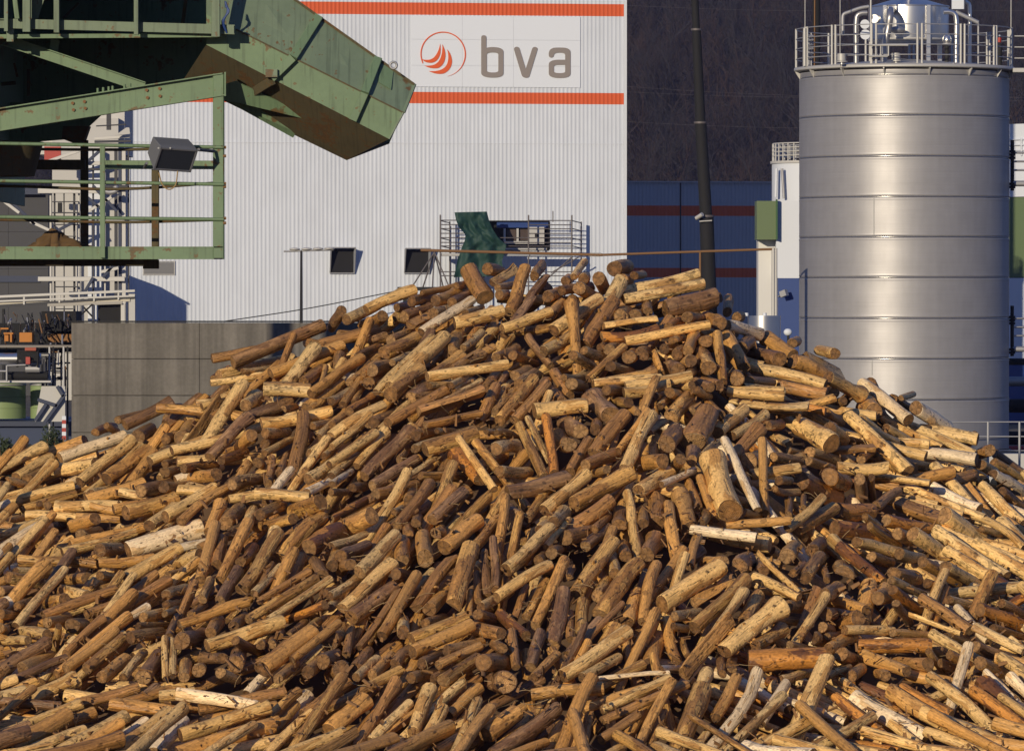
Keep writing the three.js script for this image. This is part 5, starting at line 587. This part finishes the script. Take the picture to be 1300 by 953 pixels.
function logGeo(L, r, tone, rnd, fine) {                 // body and two cut ends, axis along y, centred
  const nr = fine ? 16 : 11, ts = fine ? [0, 0.012, 0.12, 0.26, 0.4, 0.54, 0.68, 0.82, 0.94, 0.988, 1] : [0, 0.02, 0.25, 0.5, 0.75, 0.98, 1], n = ts.length;
  const p2 = rnd() * 6.28, p3 = rnd() * 6.28, e2 = 0.02 + 0.09 * rnd(), e3 = 0.015 + 0.05 * rnd(), tp = (rnd() - 0.5) * 0.32, bend = (rnd() < 0.1 ? 0.075 : 0.02) * L * (rnd() - 0.5) * 2, ba = rnd() * 6.28, wob = 0.02 * L * (rnd() - 0.5), split = rnd() < 0.07, flare = rnd() < 0.18 ? 0.18 + 0.25 * rnd() : 0, sp = rnd() * 6.28;
  const bumps = Array.from({ length: 3 }, () => [rnd(), rnd() * 6.28, 0.06 + 0.14 * rnd()]);
  const cols = toneCols[tone], col = cols[Math.floor(rnd() * cols.length)], vlen = Math.min(1, L / 1.3) * 0.96, v0 = rnd() * (0.98 - vlen) + 0.01, uo = Math.floor(rnd() * nr), tint = 0.8 + 0.4 * rnd(), warm = (rnd() - 0.5) * 0.14, tc = [tint * (1 + warm * 0.5), tint, tint * (1 - warm)];
  const tilt = [(rnd() - 0.5) * 0.5 * r, (rnd() - 0.5) * 0.5 * r]; const ring = (t, k) => {
    const out = []; for (let i = 0; i < nr; i++) { const a = i / nr * 6.283; let q = r * (1 + tp * (t - 0.5)) * (1 + e2 * Math.sin(2 * a + p2) + e3 * Math.sin(3 * a + p3 + 3 * t)) * (1 + flare * smooth(0.72, 1, t)) * k; for (const [bt, bA, bs] of bumps) { const dd = Math.cos(a - bA); if (dd > 0) q *= 1 + bs * dd * dd * dd * Math.exp(-Math.pow((t - bt) * L / 0.09, 2)); }
      let x = Math.cos(a) * q, z = Math.sin(a) * q; if (split) { const dx = Math.cos(sp), dz = Math.sin(sp), pr = x * dx + z * dz; if (pr > 0.12 * r) { x -= (pr - 0.12 * r) * dx; z -= (pr - 0.12 * r) * dz; } }
      const B = bend * Math.sin(Math.PI * t) + wob * Math.sin(2 * Math.PI * t), yy = (t - 0.5) * L + (t < 0.03 || t > 0.97 ? (x * tilt[t > 0.5 ? 1 : 0]) / r * 0.6 : 0); out.push([x + B * Math.cos(ba), yy, z + B * Math.sin(ba)]); } return out; };
  const pos = [], uv = [], idx = [], rings = ts.map((t, q) => ring(t, q === 0 || q === n - 1 ? 0.93 : 1));
  for (let q = 0; q < n; q++) for (let i = 0; i <= nr; i++) { pos.push(...rings[q][i % nr]); uv.push((col + 0.01 + 0.98 * i / nr) * COL / ATW, (v0 + vlen * ts[q]) * BH / ATH); }
  for (let q = 0; q + 1 < n; q++) for (let i = 0; i < nr; i++) { const a = q * (nr + 1) + i, b = a + nr + 1; idx.push(a, b, a + 1, a + 1, b, b + 1); }
  const geo = (p, u, ix) => { const g = new THREE.BufferGeometry(); g.setAttribute('position', new THREE.Float32BufferAttribute(p, 3)); g.setAttribute('uv', new THREE.Float32BufferAttribute(u, 2)); const c = new Float32Array(p.length); for (let i = 0; i < p.length; i += 3) { c[i] = tc[0]; c[i + 1] = tc[1]; c[i + 2] = tc[2]; } g.setAttribute('color', new THREE.BufferAttribute(c, 3)); g.setIndex(ix); g.computeVertexNormals(); return g; };
  const body = geo(pos, uv, idx), N = body.attributes.normal; for (let q = 0; q < n; q++) { const a = q * (nr + 1), b = a + nr, v = V(N.getX(a) + N.getX(b), N.getY(a) + N.getY(b), N.getZ(a) + N.getZ(b)).normalize(); N.setXYZ(a, v.x, v.y, v.z); N.setXYZ(b, v.x, v.y, v.z); }
  const caps = [0, 1].map(e => { const R = rings[e ? n - 1 : 0], cell = Math.floor(rnd() * 16), cu = (cell % 8 + 0.5) * COL / ATW, cv = (BH + (Math.floor(cell / 8) + 0.5) * COL) / ATH, p = [], u = [], ix = [], c = [0, 0, 0], rot = rnd() * 6.28; for (const q of R) for (let k = 0; k < 3; k++) c[k] += q[k] / nr; p.push(...c); u.push(cu, cv); R.forEach((q, i) => { p.push(...q); const a = i / nr * 6.283 + rot; u.push(cu + Math.cos(a) * 0.485 * COL / ATW, cv + Math.sin(a) * 0.485 * COL / ATH); }); for (let i = 0; i < nr; i++) { const a = 1 + i, b = 1 + (i + 1) % nr; e ? ix.push(0, b, a) : ix.push(0, a, b); } return geo(p, u, ix); });
  return { body, caps };
}
// collect the logs: ends A and B, radius
const logs = [];
for (const [[ox, oy, k], list] of tiles) for (const [x1, y1, x2, y2, w, tone, label] of list) {
  const ax = ox + x1 / k, ay = oy + y1 / k, bx = ox + x2 / k, by = oy + y2 / k, mx = (ax + bx) / 2, my = (ay + by) / 2; let d = hitSurf(mx, my); const s = d / F, r = w / k * s / 2;
  const vx = (bx - ax) * s, vy = (ay - by) * s, l = Math.hypot(vx, vy); let e = l < 0.5 ? Math.sqrt(0.72 * 0.72 - l * l) : clamp(vy * 1.5, -1, 1) * Math.min(1, Math.sqrt(Math.max(0.02, 1.25 * 1.25 - l * l)) / Math.max(0.01, Math.abs(vy * 1.5)));
  d -= 0.03 + 0.06 * (tone < 2) - 0.04 * (tone === 3);
  if (l < 0.5) d += e / 2 - 0.12;                         // a stub reaches back into the heap
  const A = P(ax, ay, d - e / 2), B = P(bx, by, d + e / 2); logs.push({ A, B, r, tone, label, traced: true, size: Math.max(l, 0.25) * r, w: 0.12 });
}
function segDist(a, b) {                                  // nearest points of two axes
  const d1 = b1.copy(a.B).sub(a.A), d2 = b2.copy(b.B).sub(b.A), r = b3.copy(a.A).sub(b.A), A = d1.dot(d1), E = d2.dot(d2), f = d2.dot(r), c = d1.dot(r), q = d1.dot(d2), den = A * E - q * q; let s = den > 1e-9 ? clamp((q * f - c * E) / den, 0, 1) : 0.5, t = (q * s + f) / E; if (t < 0) { t = 0; s = clamp(-c / A, 0, 1); } else if (t > 1) { t = 1; s = clamp((q - c) / A, 0, 1); }
  segS = s; segT = t; segN.set(a.A.x + d1.x * s - b.A.x - d2.x * t, a.A.y + d1.y * s - b.A.y - d2.y * t, a.A.z + d1.z * s - b.A.z - d2.z * t); return segN.length();
}
let segS = 0, segT = 0; const segN = V(), b1 = V(), b2 = V(), b3 = V();
const cellOf = l => `${Math.floor((l.A.x + l.B.x) / 2.4)},${Math.floor((l.A.z + l.B.z) / 2.4)}`; const grid = new Map();
const put = l => { const k = cellOf(l); (grid.get(k) || grid.set(k, []).get(k)).push(l); }; logs.forEach(put);
function near(l) { const i = Math.floor((l.A.x + l.B.x) / 2.4), j = Math.floor((l.A.z + l.B.z) / 2.4), o = []; for (let a = -1; a < 2; a++) for (let b = -1; b < 2; b++) { const c = grid.get(`${i + a},${j + b}`); if (c) o.push(...c); } return o; }
{ // fill the gaps and the layers below
  const r = rng(31); const tryAdd = (l, tol) => { for (const o of near(l)) if (segDist(l, o) < (l.r + o.r) * tol) return; logs.push(l); put(l); };
  for (const [deep, tries, tol] of [[0.11, 5600, 1.03], [0.26, 4600, 0.92], [0.4, 4200, 0.86], [0.62, 3600, 0.86], [0.85, 3000, 0.86]]) for (let i = 0; i < tries; i++) {
    const px = lerp(-230, 1530, r()), cy = crestY(px), py = lerp(cy + (px > 0 && px < 1300 ? 24 : 8), 1015, Math.pow(r(), 0.9)), d0 = hitSurf(px, py), d = d0 + deep, s = d / F, ln = (i < tries * 0.55 ? 88 : 45) + 45 * r(), q = r();
    const ang = (px < 330 ? (q < 0.3 ? 0.08 : 0.62) : px < 620 ? 0.85 : px < 860 ? (q < 0.6 ? 1.1 : q < 0.8 ? 2.0 : 0.3) : py > 760 && q < 0.35 ? 0.8 : 2.65) + (r() - 0.5) * 0.8, vx = Math.cos(ang) * ln * s, vy = Math.sin(ang) * ln * s, rad = 0.05 + 0.062 * r() * r(), e = clamp(vy * 1.55, -0.95, 0.95), c = P(px, py, d), h = V(vx / 2, vy / 2, -e / 2);
    const A = c.clone().sub(h), B = c.clone().add(h); if (c.y < -0.1) continue; A.y = Math.max(A.y, rad); B.y = Math.max(B.y, rad); const tw = px > 880 ? [1, 1, 0, 2, 1, 4, 1, 0] : px > 430 ? [2, 2, 3, 1, 2, 3, 1, 2] : [1, 2, 1, 2, 0, 3, 1, 2]; tryAdd({ A, B, r: rad, tone: tw[Math.floor(r() * 8)], w: 1, size: 0 }, tol);
  }
  for (let i = 0; i < 3200; i++) { // back of the ridge
    const x = lerp(-8.5, 8.5, r()), d = RIDGE + 0.12 + 3 * r() * r(), L = 0.7 + 0.5 * r(), rad = 0.06 + 0.06 * r() * r(), ang = r() * 3.14, cx = Math.cos(ang) * L / 2, cu = Math.sin(ang) * L / 2; const pt = q => V(x + cx * q, surf(x + cx * q, d + cu * q) + [0.12, -0.12, -0.4][i % 3], -d - cu * q), A = pt(-1), B = pt(1); if (Math.min(A.y, B.y) < rad) continue; tryAdd({ A, B, r: rad, tone: [1, 2, 3, 2][i % 4], w: 1, size: 0 }, 0.9);
  }
}
{ // settle: push overlapping logs apart, keep their lengths, draw each back to its place
  for (const l of logs) { l.A0 = l.A.clone(); l.B0 = l.B.clone(); l.L = l.A.distanceTo(l.B); }
  const pairs = []; logs.forEach((l, i) => l.i = i); for (const l of logs) for (const o of near(l)) if (o.i > l.i && segDist(l, o) < l.r + o.r + 0.16) pairs.push([l, o]);
  for (let it = 0; it < 60; it++) {
    for (const [a, b] of pairs) { const dist = segDist(a, b), o = (a.r + b.r) * 0.97 - dist; if (o <= 0) continue; const s = segS, t = segT, n = segN.clone(); if (dist < 1e-5) n.set(0, 0.6, 0.8); else n.divideScalar(dist); if (a.traced && b.traced) { n.x *= 0.35; n.y *= 0.6; } const k = 0.5 * o / (a.w + b.w); a.A.addScaledVector(n, k * a.w * 2 * (1 - s)); a.B.addScaledVector(n, k * a.w * 2 * s); b.A.addScaledVector(n, -k * b.w * 2 * (1 - t)); b.B.addScaledVector(n, -k * b.w * 2 * t); }
    for (const l of logs) { const q = l.traced ? 0.02 : 0.006; l.A.lerp(l.A0, q); l.B.lerp(l.B0, q); const dv = l.B.clone().sub(l.A), D = dv.length(), c = (D - l.L) / D / 2; l.A.addScaledVector(dv, c); l.B.addScaledVector(dv, -c); l.A.y = Math.max(l.A.y, l.r); l.B.y = Math.max(l.B.y, l.r); }
  }
}
console.log('logs', logs.length, 'traced', logs.filter(l => l.traced).length);
function describe(l, L) { // look, lie and place of a log, in words
  const c = l.A.clone().add(l.B).multiplyScalar(0.5), D = -c.z, px = 650 + c.x / D * F, py = HZ - (c.y - CY) / D * F, v = l.B.clone().sub(l.A), inPic = Math.hypot(v.x, v.y), an = Math.abs(Math.atan2(v.y, v.x)) * 180 / Math.PI, st = Math.min(an, 180 - an);
  const lie = inPic < 0.45 * L ? 'end-on' : st < 17 ? 'level' : st > 58 ? 'steep' : v.x * v.y > 0 ? 'rising towards the tank' : 'falling towards the tank', size = l.r > 0.095 ? 'thick' : l.r < 0.062 ? 'thin' : '', len = L > 1.02 ? 'long' : L < 0.72 ? 'short' : '';
  const zone = py < crestY(px) + 75 ? (px < 560 ? 'upper edge of heap by the concrete wall' : px < 920 ? 'summit of the heap' : 'upper edge of heap by the stainless tank') : py > 770 ? 'foot of the heap' : px < 330 ? 'heap flank under the concrete wall' : px < 620 ? 'heap front under the green tarpaulin' : px < 900 ? 'heap front under the crane boom' : 'heap flank under the stainless tank';
  return [`${[len, size, toneWord[l.tone]].filter(Boolean).join(' ')} log, ${lie}, ${zone}`, `logs, ${zone}`];
}
const toneWord = ['pale peeled', 'tan', 'brown', 'dark', 'orange-brown'], r5 = rng(555);
const shown = logs.filter(l => l.traced).sort((a, b) => (b.label ? 9 : 0) + b.size - (a.label ? 9 : 0) - a.size).slice(0, 300), isShown = new Set(shown), restGeo = [];
for (const l of logs) {
  const L = l.A.distanceTo(l.B), g = logGeo(L, l.r * 0.95, l.tone, r5, isShown.has(l)), q = new THREE.Quaternion().setFromUnitVectors(V(0, 1, 0), l.B.clone().sub(l.A).normalize()), spin = new THREE.Quaternion().setFromAxisAngle(V(0, 1, 0), r5() * 6.28), c = l.A.clone().add(l.B).multiplyScalar(0.5); q.multiply(spin);
  if (isShown.has(l)) {
    const m = new THREE.Group(), trunk = shade(new THREE.Mesh(g.body, M.wood)); trunk.name = 'trunk'; m.add(trunk); m.name = numbered('log'); m.position.copy(c); m.quaternion.copy(q); const [label, group] = l.label ? [l.label, 'singled out logs of the heap'] : describe(l, L); m.userData = { label, category: 'log', group }; scene.add(m);
    for (const cg of g.caps) { const cm = shade(new THREE.Mesh(cg, M.wood)); cm.name = 'cut_end'; m.add(cm); }
    for (let k = r5() < 0.3 ? 1 + Math.floor(r5() * 2) : 0; k > 0; k--) { const a = r5() * 6.28, y = (r5() - 0.5) * L * 0.7, sg = new THREE.CylinderGeometry(0.011, 0.019, 0.05, 7); sg.rotateZ(0.5 * (r5() - 0.5)); sg.rotateX(Math.PI / 2); sg.translate(0, y, l.r * 0.96); sg.rotateY(a); const nC = sg.attributes.position.count; sg.setAttribute('color', new THREE.Float32BufferAttribute(new Array(nC * 3).fill(0.8), 3)); const u = sg.attributes.uv; for (let i = 0; i < nC; i++) u.setXY(i, (2.2 + 0.6 * u.getX(i)) * COL / ATW, 0.3 + 0.05 * u.getY(i)); const sm = shade(new THREE.Mesh(sg, M.wood)); sm.name = 'branch_stub'; m.add(sm); }
  } else { const mx = new THREE.Matrix4().compose(c, q, V(1, 1, 1)); for (const x of [g.body, ...g.caps]) restGeo.push(x.applyMatrix4(mx)); }
}
setting('packed_logs', mergeGeometries(restGeo), M.wood, 'mass of smaller brown logs packed between the larger ones of the heap', 'stuff');
{ // bark and soil inside the heap
  const nx = 100, nz = 70, g = new THREE.PlaneGeometry(1, 1, nx, nz), p = g.attributes.position; for (let j = 0; j <= nz; j++) for (let i = 0; i <= nx; i++) { const x = lerp(-11, 11, i / nx), d = lerp(TOE - 0.2, RIDGE + 7.2, 1 - j / nz); p.setXYZ(j * (nx + 1) + i, x, Math.max(-0.05, surf(x, d) - 0.55 + 0.1 * vn(x * 5, d * 5, 3)), -d); } g.computeVertexNormals();
  setting('bark_mound', g, mat(0.14, 0.08, 0.04, 1), 'dark bark and soil filling the inside of the log heap', 'stuff');
}
{ // shreds of bast and bark caught between the logs
  const r = rng(808), geos = []; for (let i = 0; i < 420; i++) { const x = lerp(-7, 7, r()), px0 = r() < 0.5 ? lerp(420, 860, r()) : 650 + x * 100, py = lerp(crestY(px0) + 40, 900, r()), d = hitSurf(px0, py) - 0.06 - 0.08 * r(), p = P(px0, py, d), L = 0.05 + 0.22 * r() * r(), a = r() * 6.28, u = V(Math.cos(a), Math.sin(a) * 0.7, 0.5 * Math.sin(a)), b = V(r() - 0.5, r() - 0.5, r() - 0.3).multiplyScalar(L * 0.5); geos.push(tube([p.clone().addScaledVector(u, -L / 2), p.clone().add(b.multiplyScalar(0.5)), p.clone().addScaledVector(u, L / 2)], 0.0022 + 0.0025 * r(), 4, 3)); }
  setting('bark_shreds', mergeGeometries(geos), mat(0.42, 0.28, 0.13, 0.8), 'thin pale shreds of bark caught between the logs', 'stuff');
}
{ // flakes of bark lying on the logs and the ground
  const r = rng(919), geos = []; for (let i = 0; i < 2600; i++) { const px0 = lerp(-40, 1340, r()), py = lerp(crestY(px0) + 20, 960, r()), d = hitSurf(px0, py) - 0.02 - 0.1 * r(), p = P(px0, py, d); if (p.y < 0.02) p.y = 0.02; const L = 0.03 + 0.13 * r() * r(), w = 0.008 + 0.03 * r() * r(), g = new THREE.CylinderGeometry(w * 1.4, w, L, 5, 1, true, 0, 2.2); g.rotateX(r() * 6.28); g.rotateZ(r() * 6.28); g.translate(p.x, p.y, p.z); geos.push(g); }
  setting('bark_flakes', mergeGeometries(geos), mat(0.24, 0.12, 0.045, 0.9, 0, { side: THREE.DoubleSide }), 'small curled flakes of bark strewn over the log heap', 'stuff');
}
renderer.render(scene, camera);
